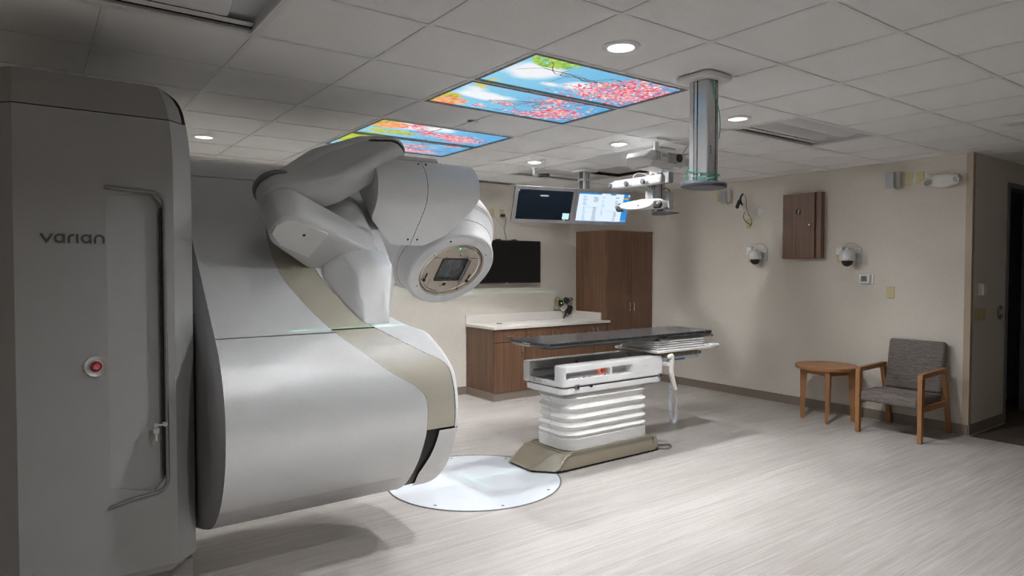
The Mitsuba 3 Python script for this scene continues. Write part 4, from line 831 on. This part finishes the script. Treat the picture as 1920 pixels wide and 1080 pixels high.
C2[yy > .985] = blue; C2[xx < .008] = (.25, .6, .95)
RS = np.random.default_rng(3)
def row(x, y, w, col=(.16, .38, .62)):
    q = x
    while q < x + w:
        l = RS.uniform(.006, .018); C2[(xx >= q) & (xx < q + l) & (abs(yy - y) < .011)] = np.array(col) * RS.uniform(.8, 1.4); q += l + .006
for y in (.14, .19, .24, .285, .33, .38, .42): row(.10, y, RS.uniform(.03, .08))
for y in (.16, .205, .25, .295): row(.30, y, .085, (.06, .12, .2))
for y in (.52, .57, .62, .67, .72, .77, .82, .87, .92, .97): row(.31, y, RS.uniform(.05, .08), (.08, .14, .22)); row(.12, y, RS.uniform(.01, .06))
for y in (.14, .26, .33, .40, .46, .55, .62, .68, .74): row(.47, y, RS.uniform(.015, .06))
for y in (.14, .26, .33, .39, .46, .66, .71, .76, .81, .88, .94): row(.735, y, RS.uniform(.03, .05), (.08, .14, .22))
C2[(abs(yy - .50) < .004) & (xx > .12) & (xx < .42)] = (.45, .65, .8); C2[(abs(yy - .62) < .004) & (xx > .55) & (xx < .86)] = (.45, .65, .8)
for i in range(4):
    for j in range(3): C2[(abs(xx - .91 - .03 * j) < .009) & (abs(yy - .72 - .055 * i) < .014)] = (.06, .36, .85)
row(.90, .95, .08, (.7, .9, 1.0))
monitor(MJ - MD * (W_ + .004), 'left ceiling-hung monitor with dark screen showing a small white logo', C1, 'dark navy screen with a white logo')
monitor(MJ, 'right ceiling-hung monitor showing a bright white data page with blue bars', C2, 'bright screen with rows of data')
t = thing('monitor_pole', 'grey slotted ceiling pole that carries the two monitors', 'ceiling pole')
px_, py_ = 5.05, 5.56
def profile(x, y, a, b, z0, z1, slots=True):
    body = rbox(x - a, x + a, y - b, y + b, z0, z1, .006)
    return body
part(t, 'ceiling_plate', soft_prism(rrect(px_ - .11, px_ + .11, py_ - .11, py_ + .11, .02), ZC - .022, ZC - .0005, .008), 'm_tee', smooth=40)
part(t, 'pole', profile(px_, py_, .05, .05, 2.30, ZC - .02), 'm_alu', smooth=30)
part(t, 'groove', cat(box(px_ - .018, px_ - .008, py_ - .0506, py_ - .045, 2.3, ZC - .023), box(px_ + .008, px_ + .018, py_ - .0506, py_ - .045, 2.3, ZC - .023), box(px_ - .0506, px_ - .045, py_ - .03, py_ + .03, 2.3, ZC - .023)), 'm_seam', smooth=False)
part(t, 'clamp', rbox(px_ - .056, px_ + .056, py_ - .056, py_ + .056, 2.60, 2.625, .004), 'm_alu', smooth=30)
part(t, 'arm', hull([p + q for p in (MJ + MDN * .19 + MN * .11, np.array([px_, py_, 2.33])) for q in np.array([(-.03, 0, -.03), (.03, 0, .03), (-.03, 0, .03), (.03, 0, -.03), (0, .03, 0), (0, -.03, 0)])]), 'm_alu_dark', smooth=20)
part(t, 'cross_bar', MF(box(-.42, .42, .15, .23, .052, .085), MJ), 'm_alu_dark', smooth=False)

# ------------------------------------------------------------------ big laser column near the panels
t = thing('ceiling_column', 'big square aluminium ceiling column ending in a dark oval plate, wound with green cable', 'ceiling column')
qx0, qx1, qy0, qy1 = 3.10, 3.205, 2.388, 2.51
part(t, 'ceiling_plate', soft_prism(rrect(3.03, 3.275, 2.33, 2.575, .04), ZC - .028, ZC - .0005, .012), 'm_tee', smooth=40)
part(t, 'column', rbox(qx0, qx1, qy0, qy1, 2.10, ZC - .026, .012), 'm_alu', smooth=30)
part(t, 'groove', cat(box(qx0 - .0006, qx0 + .01, 2.452, 2.460, 2.12, ZC - .03), box(qx0 - .0006, qx0 + .01, 2.478, 2.482, 2.12, ZC - .03)), 'm_seam', smooth=False)
part(t, 'edge_cover', box(qx0 - .002, qx0 + .004, 2.484, 2.511, 2.12, ZC - .03), 'm_tee', smooth=False)
part(t, 'groove', cat(box(3.172, 3.180, qy0 - .0006, qy0 + .01, 2.12, ZC - .03), box(3.190, 3.194, qy0 - .0006, qy0 + .01, 2.12, ZC - .03)), 'm_seam', smooth=False)
part(t, 'label_slot', box(3.124, 3.140, qy0 - .0012, qy0, 2.395, 2.43), 'm_offwhite', smooth=False)
part(t, 'print', cat(*[box(3.130, 3.130 + w_, qy0 - .0008, qy0 - .0002, zz, zz + .007) for zz, w_ in ((2.27, .006), (2.282, .009), (2.294, .005), (2.306, .008))]), 'm_seam', smooth=False, kind='stuff')
part(t, 'knob', mov(rot(lathe([(.0005, -.012), (.010, -.010), (.010, .0)], 16), [0, 1, 0], 90), qx0, 2.43, 2.155), 'm_gray', smooth=30)
el = shapely.affinity.scale(Point(0, 0).buffer(1, quad_segs=14), .155, .115)
part(t, 'end_plate', mov(soft_prism(el, 0, .034, .015, 4), 3.155, 2.45, 2.077), 'm_slate', smooth=50, label='dark grey oval end plate')
for k, zz in enumerate((2.165, 2.145, 2.128)):
    a_ = np.linspace(0, 2 * np.pi, 36); rr = np.maximum(abs(np.cos(a_)) ** 4, abs(np.sin(a_)) ** 4) ** -.25
    part(t, 'green_cable', tube(np.stack([3.152 + .064 * np.minimum(rr, 1.4) * np.cos(a_ + k), 2.449 + .072 * np.minimum(rr, 1.4) * np.sin(a_ + k), zz + .015 * np.sin(a_ * 1.0 + 2 * k)], 1), .0028, 6), 'm_green', smooth=True, label='green cable')
part(t, 'green_cable', tube(spline([(3.145, 2.383, 2.70), (3.165, 2.382, 2.60), (3.20, 2.380, 2.50), (3.212, 2.385, 2.40), (3.209, 2.39, 2.36)], 30), .0025, 6), 'm_green', smooth=True, label='green cable')
part(t, 'green_cable', tube(spline([(3.09, 2.50, 2.20), (3.085, 2.515, 2.16), (3.092, 2.515, 2.13), (3.10, 2.51, 2.12)], 20), .0028, 6), 'm_green', smooth=True, label='green cable')

# ------------------------------------------------------------------ projector
t = thing('projector', 'white ceiling-mounted projector with ribbed vents left of the big column', 'projector')
jx, jy, jz = 4.12, 3.74, 2.465
ang = 0
body = hull(np.vstack([np.asarray(rbox(jx + .02, jx + .47, jy, jy + .30, jz + .03, jz + .135, .028, True).vertices), np.asarray(rbox(jx - .015, jx + .10, jy + .02, jy + .28, jz + .035, jz + .10, .03, True).vertices), np.asarray(rbox(jx + .03, jx + .43, jy + .03, jy + .27, jz, jz + .06, .02, True).vertices)]))
part(t, 'body', body, 'm_white', smooth=40)
for k in range(6): part(t, 'vent', box(jx + .07 + .011 * k, jx + .075 + .011 * k, jy - .0012, jy + .004, jz + .05, jz + .125), 'm_gray', smooth=False)
for k in range(10): part(t, 'vent', box(jx + .225 + .011 * k, jx + .231 + .011 * k, jy - .0012, jy + .004, jz + .04, jz + .125), 'm_gray', smooth=False)
part(t, 'label_print', cat(*[box(jx + .15 + .013 * i, jx + .16 + .013 * i, jy - .0008, jy + .002, jz + .085 + .014 * j, jz + .093 + .014 * j) for i in range(5) for j in range(2)]), 'm_gray', smooth=False, kind='stuff')
part(t, 'lens', cat(cyl((jx + .36, jy - .012, jz + .09), (jx + .36, jy + .02, jz + .09), .035, n=20)), 'm_black', smooth=30)
part(t, 'foot', cyl((jx + .33, jy + .02, jz + .008), (jx + .37, jy + .02, jz + .008), .016, n=14), 'm_white', smooth=30)
for k in range(3): part(t, 'under_vent', box(jx + .04 + .02 * k, jx + .048 + .02 * k, jy + .06, jy + .20, jz - .001, jz + .006) if k < 2 else box(jx + .18, jx + .32, jy + .05, jy + .08, jz - .001, jz + .006), 'm_gray', smooth=False)
part(t, 'mount', cat(cyl((jx + .24, jy + .15, jz + .13), (jx + .24, jy + .15, ZC - .012), .022, n=18), box(jx + .15, jx + .33, jy + .06, jy + .24, ZC - .014, ZC - .0005)), 'm_tee', smooth=30)
for a_, b_ in (((jx + .40, jy + .0, jz + .125), (jx + .47, jy - .05, ZC)), ((jx + .37, jy - .004, jz + .115), (jx + .60, jy + .02, jz + .17))): part(t, 'stay_rod', tube([a_, b_], .0035, 6), 'm_gray', smooth=True)
part(t, 'wire_box', rbox(jx + .44, jx + .56, jy + .01, jy + .12, jz + .03, jz + .10, .01), 'm_white', smooth=30)

# ------------------------------------------------------------------ camera column at the foot of the couch
t = thing('camera_column', 'slim slotted aluminium ceiling column behind the two white camera bars', 'ceiling column')
part(t, 'ceiling_plate', soft_prism(rrect(4.59, 4.83, 4.06, 4.30, .02), ZC - .022, ZC - .0005, .008), 'm_tee', smooth=40)
part(t, 'column', rbox(4.65, 4.76, 4.13, 4.235, 2.13, ZC - .02, .008), 'm_alu', smooth=30)
part(t, 'groove', cat(box(4.649, 4.66, 4.165, 4.172, 2.14, ZC - .025), box(4.649, 4.66, 4.19, 4.197, 2.14, ZC - .025), box(4.70, 4.712, 4.129, 4.14, 2.14, ZC - .025)), 'm_seam', smooth=False)
part(t, 'power_box', rbox(4.72, 4.78, 4.05, 4.10, 2.16, 2.315, .006), 'm_gray', smooth=30)
part(t, 'power_box', rbox(4.71, 4.78, 4.05, 4.12, 2.40, 2.50, .006), 'm_gray', smooth=30)
part(t, 'bracket', cat(box(4.60, 4.66, 4.14, 4.23, 2.255, 2.33), box(4.60, 4.66, 4.16, 4.21, 2.36, 2.48)), 'm_gray', smooth=False)
part(t, 'clip', cat(box(4.69, 4.80, 4.00, 4.10, 2.118, 2.126)), 'm_black', smooth=False)
part(t, 'end_plate', mov(soft_prism(shapely.affinity.scale(Point(0, 0).buffer(1, quad_segs=12), .09, .11), 0, .02, .008), 4.69, 4.10, 2.108), 'm_slate', smooth=50)
part(t, 'cable', tube(spline([(4.66, 4.25, 2.46), (4.62, 4.28, 2.50), (4.58, 4.33, 2.50), (4.57, 4.36, 2.46)], 16), .004, 6), 'm_offwhite', smooth=True)
part(t, 'cable', tube(spline([(4.72, 4.12, 2.345), (4.73, 4.09, 2.35), (4.74, 4.07, 2.335), (4.74, 4.065, 2.31)], 16), .004, 6), 'm_black', smooth=True)
part(t, 'green_cable', tube(spline([(4.65, 4.25, 2.355), (4.62, 4.28, 2.36), (4.60, 4.31, 2.37)], 12), .003, 6), 'm_green', smooth=True)
t = thing('stereo_camera', 'white horizontal camera bar with three dark lenses, upper of the two on the slim column', 'camera')
zc = 2.42
part(t, 'body', balls([(4.575, y_, zc + d_) for y_ in (4.03, 4.60) for d_ in (-.016, .016)] + [(4.60, y_, zc + d_) for y_ in (4.03, 4.60) for d_ in (-.016, .016)], .027), 'm_white', smooth=60)
for y_ in (4.60, 4.385, 4.18):
    p = part(t, 'pod', hull(np.vstack([np.asarray(cyl((4.56, y_, zc - .008), (4.515, y_, zc - .012), .036, .030, 18).vertices)])), 'm_white', smooth=40)
    part(p, 'lens', cat(cyl((4.52, y_, zc - .012), (4.495, y_, zc - .013), .020, .021, 18), cyl((4.515, y_, zc - .012), (4.502, y_, zc - .013), .026, n=18)), 'm_slate', smooth=30)
t = thing('tracking_camera', 'white camera bar with dark ends, lower of the two on the slim column', 'camera')
z0 = 2.198
bar = hull(np.vstack([np.asarray(balls([(4.60, 4.05, z0 - .012), (4.60, 4.05, z0 + .02), (4.66, 4.05, z0)], (.036, .03, .03)).vertices), np.asarray(balls([(4.60, 4.51, z0 + .01), (4.66, 4.51, z0 + .005)], (.036, .03)).vertices), np.asarray(balls([(4.60, 4.28, z0 + .022), (4.60, 4.28, z0 - .005), (4.66, 4.28, z0 + .01)], (.040, .038, .03)).vertices)]))
part(t, 'body', bar, 'm_white', smooth=60)
fo = shapely.affinity.rotate(shapely.affinity.scale(Point(0, 0).buffer(1, quad_segs=16), .195, .040), 0)
part(t, 'front_panel', frame(prism(fo, 0, .006), (4.5535, 4.295, z0 + .008), (0, -1, 0), (0, 0, 1), (-1, 0, 0)), 'm_diffuser', smooth=30, label='grey oval front panel')
part(t, 'sensor', mov(rot(lathe([(.0005, .004), (.007, .003), (.009, 0)], 14), [0, 1, 0], -90), 4.550, 4.27, z0 - .002), 'm_black')
part(t, 'end_window', balls([(4.595, 4.555, z0 + .004), (4.62, 4.59, z0 - .004), (4.60, 4.53, z0 - .012)], (.040, .032, .026)), 'm_slate', smooth=60, label='dark rounded left end')
part(t, 'end_window', hull(np.vstack([np.asarray(balls([(4.572, 4.085, z0 + .014), (4.572, 4.085, z0 - .022), (4.572, 4.03, z0 + .012), (4.572, 4.03, z0 - .022), (4.57, 4.02, z0)], .018).vertices)])), 'm_black', smooth=40, label='black angular right window')
part(t, 'lens', cat(mov(rot(lathe([(.0005, .0), (.010, .003), (.013, 0)], 14), [0, 1, 0], -90), 4.553, 4.045, z0 + .002)), 'm_gray_dark', smooth=30)

# ------------------------------------------------------------------ ceiling microphone, laser aperture
t = thing('ceiling_microphone', 'small black microphone on a pale stub hanging from the ceiling below a downlight', 'microphone')
ox, oy = 4.43, 5.70
part(t, 'stub', cat(cyl((ox, oy, 2.64), (ox, oy, ZC), .014, n=14), cyl((ox, oy, ZC - .008), (ox, oy, ZC), .03, n=18)), 'm_tee', smooth=30)
part(t, 'joint', balls([(ox, oy, 2.635), (ox + .05, oy, 2.63)], .013), 'm_alu_dark', smooth=40)
part(t, 'foam_head', balls([(ox + .085, oy, 2.635), (ox + .20, oy, 2.648)], .021), 'm_black', smooth=50, label='black foam head')
part(t, 'cable', tube(spline([(ox + .04, oy, ZC), (ox + .02, oy, 2.69), (ox - .02, oy, 2.655), (ox - .055, oy, 2.632), (ox - .01, oy, 2.628)], 24), .003, 6), 'm_black', smooth=True)
t = thing('laser_aperture', 'small dark oval laser opening in the ceiling tile between the picture panels', 'laser')
part(t, 'opening', mov(lathe([(.0005, -.001), (.036, -.001), (.038, .002)], 24), ISO[0], 4.208, ZC + .005), 'm_black')
part(t, 'bezel', mov(lathe([(.036, 0), (.038, -.003), (.043, -.002), (.044, .003)], 28), ISO[0], 4.208, ZC + .005), 'm_alu_dark', smooth=30)

# ------------------------------------------------------------------ right wall
def onR(m, y, z, d=0): return frame(m, (XW - d, y, z), (0, -1, 0), (0, 0, 1), (-1, 0, 0))   # local: x to the viewer's right, y up, z out of the wall
t = thing('wall_cabinet', 'small dark walnut wall cabinet with a round black emblem on the right wall', 'cabinet')
part(t, 'back_box', onR(rbox(-.225, .228, -.375, .375, .0002, .075, .002), 4.193, 2.102), 'm_wood', smooth=30)
dr_ = part(t, 'door', onR(rbox(-.225, .163, -.372, .372, .0775, .098, .002), 4.193, 2.102), 'm_wood', smooth=30)
part(dr_, 'emblem', onR(prism(Point(-.03, .165).buffer(.034), .0985, .1005), 4.193, 2.102), 'm_black', smooth=30, label='round black emblem')
part(dr_, 'emblem_figure', onR(prism(LineString([(-.036, .142), (-.030, .16), (-.022, .168), (-.03, .178), (-.022, .19)]).buffer(.0035), .1006, .1014), 4.193, 2.102), 'm_offwhite', smooth=False)
part(dr_, 'knob', onR(lathe([(.0005, .022), (.010, .020), (.013, .012), (.007, .006), (.006, 0)], 18).apply_translation((.11, .008, .098)), 4.193, 2.102), 'm_chrome', smooth=40)
wallplate(0, 5.381, 2.54, 'ivory power socket left of the far wall speaker, high on the right wall', 'outlet', 'y')
wallplate(0, 5.292, 2.535, 'ivory cable plate behind the far wall speaker', 'wall plate', 'y', slots=False)
wallplate(0, 4.938, 2.175, 'ivory cable plate below the wall microphone, with a black cable end', 'wall plate', 'y', slots=False)
wallplate(0, 4.905, 1.745, 'ivory power socket under the white adapter of the far dome camera', 'outlet', 'y')
wallplate(0, 3.783, 1.735, 'ivory power socket under the white adapter of the near dome camera', 'outlet', 'y')
wallplate(0, 3.243, 1.361, 'blank ivory wall plate below and right of the thermostat', 'wall plate', 'y', slots=False, w=.078, h=.122)
wallplate(0, 3.083, 2.534, 'ivory cable plate behind the near wall speaker', 'wall plate', 'y', slots=False)
wallplate(0, 2.978, 2.531, 'ivory power socket between the near wall speaker and the emergency light', 'outlet', 'y')
def speaker(y, z, label):
    t = thing('wall_speaker', label, 'speaker', 'small grey wall speakers')
    R_ = lambda m: onR(rot(rot(m, [0, 1, 0], -14), [1, 0, 0], 10), y, z, .055)
    part(t, 'grille', R_(hull([(a, b, c) for a, b, c in [(-.05, .082, .07), (.048, .082, .07), (.045, -.082, .07), (-.046, -.082, .07), (-.05, .082, .03), (.048, .082, .03), (.045, -.082, .03), (-.046, -.082, .03), (-.046, 0, .076), (.044, 0, .076)]])), 'm_gray', smooth=25, label='grey cloth front')
    part(t, 'cabinet', R_(rbox(-.044, .05, -.08, .082, -.03, .032, .008)), 'm_offwhite', smooth=30)
    part(t, 'bracket', onR(box(-.015, .015, -.02, .02, 0, .05), y, z), 'm_gray', smooth=False); return t
speaker(5.225, 2.533, 'far grey wall speaker, near the hanging columns')
speaker(3.20, 2.527, 'near grey wall speaker, left of the emergency light')
t = thing('wall_microphone', 'small black microphone on a grey wall arm, left of the walnut wall cabinet', 'microphone')
part(t, 'base', onR(lathe([(.0005, .02), (.03, .016), (.052, .003), (.052, 0)], 24), 4.80, 2.31), 'm_white2', smooth=40)
part(t, 'arm', tube([(XW - .01, 4.80, 2.31), (XW - .12, 4.86, 2.305), (XW - .16, 4.875, 2.31)], .011, 10), 'm_white2', smooth=True)
part(t, 'clamp_ring', mov(rot(rot(lathe([(.024, -.02), (.024, .02), (.018, .02), (.018, -.02)], 20), [1, 0, 0], 70), [0, 0, 1], 30), XW - .17, 4.925, 2.345), 'm_offwhite', smooth=30)
part(t, 'head', balls([(XW - .18, 4.985, 2.375), (XW - .18, 4.955, 2.445)], .021), 'm_black', smooth=50, label='black foam head')
part(t, 'neck', tube(spline([(XW - .17, 4.92, 2.40), (XW - .17, 4.945, 2.45), (XW - .17, 4.935, 2.505), (XW - .17, 4.91, 2.53)], 16), (.012), 7), 'm_black', smooth=True)
part(t, 'cable', tube(spline([(XW - .17, 4.91, 2.53), (XW - .16, 4.88, 2.49), (XW - .15, 4.875, 2.40), (XW - .14, 4.865, 2.31), (XW - .06, 4.865, 2.22), (XW - .012, 4.905, 2.155)], 40), .0028, 6), 'm_black', smooth=True)
part(t, 'cable', tube(spline([(XW - .15, 4.885, 2.31), (XW - .12, 4.935, 2.25), (XW - .05, 4.925, 2.18), (XW - .012, 4.91, 2.155), (XW - .012, 4.93, 2.135)], 30), .0035, 6), 'm_black', smooth=True)
def dome_camera(y, z, side, label, alabel):
    t = thing('dome_camera', label, 'camera', 'white dome cameras on the right wall')
    part(t, 'wall_bracket', onR(rbox(-.028, .03, -.075, .085, 0, .02, .006), y - .10, z + .015), 'm_white2', smooth=30)
    part(t, 'arm', hull(np.vstack([np.asarray(onR(rbox(-.02, .02, .02, .06, .015, .03, .004), y - .10, z + .02).vertices), np.asarray(cyl((XW - .115, y - .03, z + .07), (XW - .115, y - .03, z + .10), .022, n=14).vertices)])), 'm_white2', smooth=30)
    c = (XW - .115, y - .03, z)
    part(t, 'housing', mov(lathe([(.0005, .082), (.03, .080), (.066, .062), (.078, .045), (.080, -.02), (.078, -.03), (.066, -.040), (.056, -.042)], 36), *c), 'm_white2', smooth=40)
    part(t, 'dome', mov(lathe([(.056, -.042), (.054, -.062), (.044, -.084), (.026, -.098), (.0005, -.103)], 28), *c), 'm_black', smooth=60, label='black dome')
    part(t, 'cable', tube(spline([(XW - .012, y - .085, z + .09), (XW - .008, y - .075, z + .135), (XW - .008, y - .02, z + .155), (XW - .008, y + .06, z + .14)], 20), .0035, 6), 'm_white2', smooth=True)
    t2 = thing('power_adapter', alabel, 'adapter')
    part(t2, 'body', onR(rbox(-.035, .035, -.05, .045, .010, .06, .006), y + .095, z + .07), 'm_white', smooth=30)
dome_camera(4.80, 1.765, 0, 'far white dome camera with black dome, left of the walnut wall cabinet', 'white plug adapter left of the far dome camera')
dome_camera(3.672, 1.738, 0, 'near white dome camera with black dome, right of the walnut wall cabinet', 'white plug adapter left of the near dome camera')
t = thing('thermostat', 'white square thermostat with grey display on the right wall', 'thermostat')
part(t, 'plate', onR(rbox(-.076, .076, -.056, .056, .0003, .010, .005), 3.49, 1.501), 'm_white', smooth=30)
part(t, 'body', onR(rbox(-.052, .046, -.048, .048, .010, .036, .006), 3.49, 1.501), 'm_white', smooth=30)
part(t, 'display', onR(box(-.042, .020, -.028, .034, .0362, .0366), 3.49, 1.501), 'm_lcd', smooth=False, label='grey-green display')
part(t, 'digits', onR(mov(meshkit.text_mesh('70', .020, .0003), -.026, -.006, .0366), 3.49, 1.501), 'm_seam', smooth=False)
t = thing('emergency_light', 'off-white oval twin-head emergency light near the corner of the right wall', 'emergency light')
el = shapely.affinity.scale(Point(0, 0).buffer(1, quad_segs=16), .155, .072)
part(t, 'body', onR(soft_prism(el, .0005, .055, .035, 5), 2.755, 2.474), 'm_offwhite', smooth=60)
for q, zz, tl in ((-.135, -.006, 28), (.13, .002, -28)):
    hh = part(t, 'lamp_head', onR(mov(rot(rot(lathe([(.0005, -.03), (.025, -.028), (.038, -.01), (.042, .012), (.040, .022), (.031, .023), (.029, .016), (.0005, .016)], 28), [0, 1, 0], tl), [1, 0, 0], 28), q, zz, .060), 2.755, 2.474), 'm_offwhite', smooth=45)
    part(hh, 'lamp_glass', onR(mov(rot(rot(lathe([(.0005, .0195), (.024, .018), (.029, .0165)], 22), [0, 1, 0], tl), [1, 0, 0], 28), q, zz, .060), 2.755, 2.474), 'm_gray', smooth=40)
part(t, 'indicator', onR(box(-.012, .016, -.052, -.046, .045, .052), 2.755, 2.474), 'm_white', smooth=False)
# return wall
def onC(m, x, z): return frame(m, (x, YR, z), (1, 0, 0), (0, 0, 1), (0, -1, 0))
t = thing('door_switch', 'small white box with a blue light and red button on the dark return wall', 'switch')
part(t, 'box', onC(rbox(-.075, .0, -.058, .058, .0003, .05, .004), 7.50, 1.41), 'm_white', smooth=30)
part(t, 'panel', onC(box(.0, .05, -.04, .055, .0003, .03), 7.50, 1.41), 'm_gray_dark', smooth=False)
k = part(t, 'blue_lamp', onC(box(.012, .032, .025, .036, .03, .032), 7.50, 1.41), 'm_blue', smooth=False)
part(t, 'red_button', onC(box(.012, .036, -.032, -.012, .03, .033), 7.50, 1.41), 'm_red', smooth=False)
t = thing('light_switch', 'ivory double light switch plate on the dark return wall', 'switch')
part(t, 'plate', onC(rbox(-.145, .14, -.06, .06, .0003, .007, .003), 7.48, 1.167), 'm_ivory', smooth=30)
for q in (-.075, .07): part(t, 'toggle', onC(rbox(q - .02, q + .02, -.035, .035, .007, .012, .002), 7.48, 1.167), 'm_ivory', smooth=30)
t = thing('door_push_plate', 'dark oval push button plate beside the doorway', 'switch')
part(t, 'plate', onC(soft_prism(shapely.affinity.scale(Point(0, 0).buffer(1, quad_segs=14), .05, .072), .0003, .02, .006), 7.985, 1.167), 'm_alu_dark', smooth=40)
part(t, 'button', onC(rbox(-.032, .032, -.02, .028, .02, .026, .004), 7.985, 1.167), 'm_alu', smooth=30)

# ------------------------------------------------------------------ armchair and side table
t = thing('armchair', 'wooden armchair with grey-brown upholstered seat and back against the right wall', 'chair')
def Cc(m): return frame(m, (6.90, 2.945, 0), (0, -1, 0), (1, 0, 0), (0, 0, 1))     # local: x to the sitter's left seen from the room, y towards the wall, z up
def leg(p0, p1, a0, b0, a1, b1):
    v = []
    for (x, y, z), a, b in ((p0, a0, b0), (p1, a1, b1)): v += [(x + s1 * a, y + s2 * b, z) for s1 in (-1, 1) for s2 in (-1, 1)]
    return hull(v)
for sg in (-1, 1):
    part(t, 'leg', Cc(leg((sg * .282, -.325, .004), (sg * .282, -.315, .60), .018, .020, .020, .032)), 'm_oak', smooth=False)
    part(t, 'leg', Cc(leg((sg * .275, .335, .004), (sg * .282, .175, .63), .018, .020, .018, .034)), 'm_oak', smooth=False)
    part(t, 'armrest', Cc(hull([(sg * .282 + a, y, z) for a in (-.021, .021) for y, z in ((-.345, .60), (-.34, .632), (-.325, .642), (.20, .655), (.215, .645), (.205, .612), (-.29, .600))])), 'm_oak', smooth=False)
    part(t, 'side_rail', Cc(box(sg * .282 - .014, sg * .282 + .014, -.29, .25, .285, .335)), 'm_oak', smooth=False)
    part(t, 'foot', Cc(box(sg * .282 - .015, sg * .282 + .015, -.34, -.31, 0, .004)), 'm_black', smooth=False)
sm = smoothed(hull([(x, y, z) for x in (-.262, .262) for y, z in ((-.335, .315), (-.335, .405), (.18, .30), (.22, .395))] + [(x, -.12, .44) for x in (-.22, .22)]), .03, 5)
part(t, 'seat', Cc(sm), 'm_fabric', smooth=60, label='grey-brown seat cushion')
bm = hull(np.vstack([np.asarray(rot(rbox(-.262, .262, .15, .225, .40, .905, .03, True), [1, 0, 0], -12, (0, .18, .40)).vertices)]))
part(t, 'backrest', Cc(bm), 'm_fabric', smooth=50, label='grey-brown back cushion')
t = thing('side_table', 'small round wooden side table with four tapered legs left of the armchair', 'table')
tcx, tcy = 6.845, 3.70
part(t, 'tabletop', mov(lathe([(.0005, .585), (.302, .585), (.308, .580), (.310, .565), (.304, .548), (.0005, .548)], 64), tcx, tcy, 0), 'm_oak', smooth=35)
for k, (lx, ly) in enumerate(((6.70, 3.885), (6.625, 3.57), (7.075, 3.79), (6.965, 3.475))):
    d = np.array([tcx - lx, tcy - ly]); d /= np.linalg.norm(d); pr = np.array([-d[1], d[0]])
    v = [];
    for z, w1, w2, sh in ((.0, .014, .016, 0), (.548, .022, .035, .012)):
        for s1 in (-1, 1):
            for s2 in (-1, 1): q = np.array([lx, ly]) + d * (sh + s2 * w2) + pr * s1 * w1; v.append((q[0], q[1], z))
    part(t, 'leg', hull(v), 'm_oak', smooth=False)
ap = [(6.70, 3.885), (7.075, 3.79), (6.965, 3.475), (6.625, 3.57)]
ring_p = Polygon(ap).buffer(-.02)
part(t, 'apron', prism(ring_p.difference(ring_p.buffer(-.022)), .49, .548), 'm_oak', smooth=False)

# ------------------------------------------------------------------ positioning lasers: thin light sheets from their real places
def sheet(lines):
    def fn(p, n, uv):
        v = mi.Float(0)
        for ax, h, half, off in lines:
            a_, b_ = (uv.x - .5, uv.y - .5) if ax == 0 else (uv.y - .5, uv.x - .5)
            v = dr.maximum(v, dr.select((dr.abs(a_ - off) < h) & (dr.abs(b_) < half), 1.0, 0.0))
        return mi.Color3f(v)
    return fn
def laser(name, o, target, up, power, lines):
    scene[name] = {'type': 'spot', 'intensity': rgb(.20 * power, 1.0 * power, .62 * power), 'cutoff_angle': 28.0, 'beam_width': 27.9, 'texture': mikit.proc(sheet(lines)),
                   'to_world': T().look_at(origin=list(map(float, o)), target=list(map(float, target)), up=up)}
laser('laser_ceiling', (ISO[0], 4.205, ZC - .002), (ISO[0], 4.205, 0), [0, 1, 0], 60.0, [(0, .0012, .09, 0), (1, .0012, .14, 0)])
laser('laser_side', (ISO[0], -.3, ISO[2]), (ISO[0], 7, ISO[2]), [0, 0, 1], 220.0, [(0, .00045, .06, 0), (1, .0004, .42, 0)])
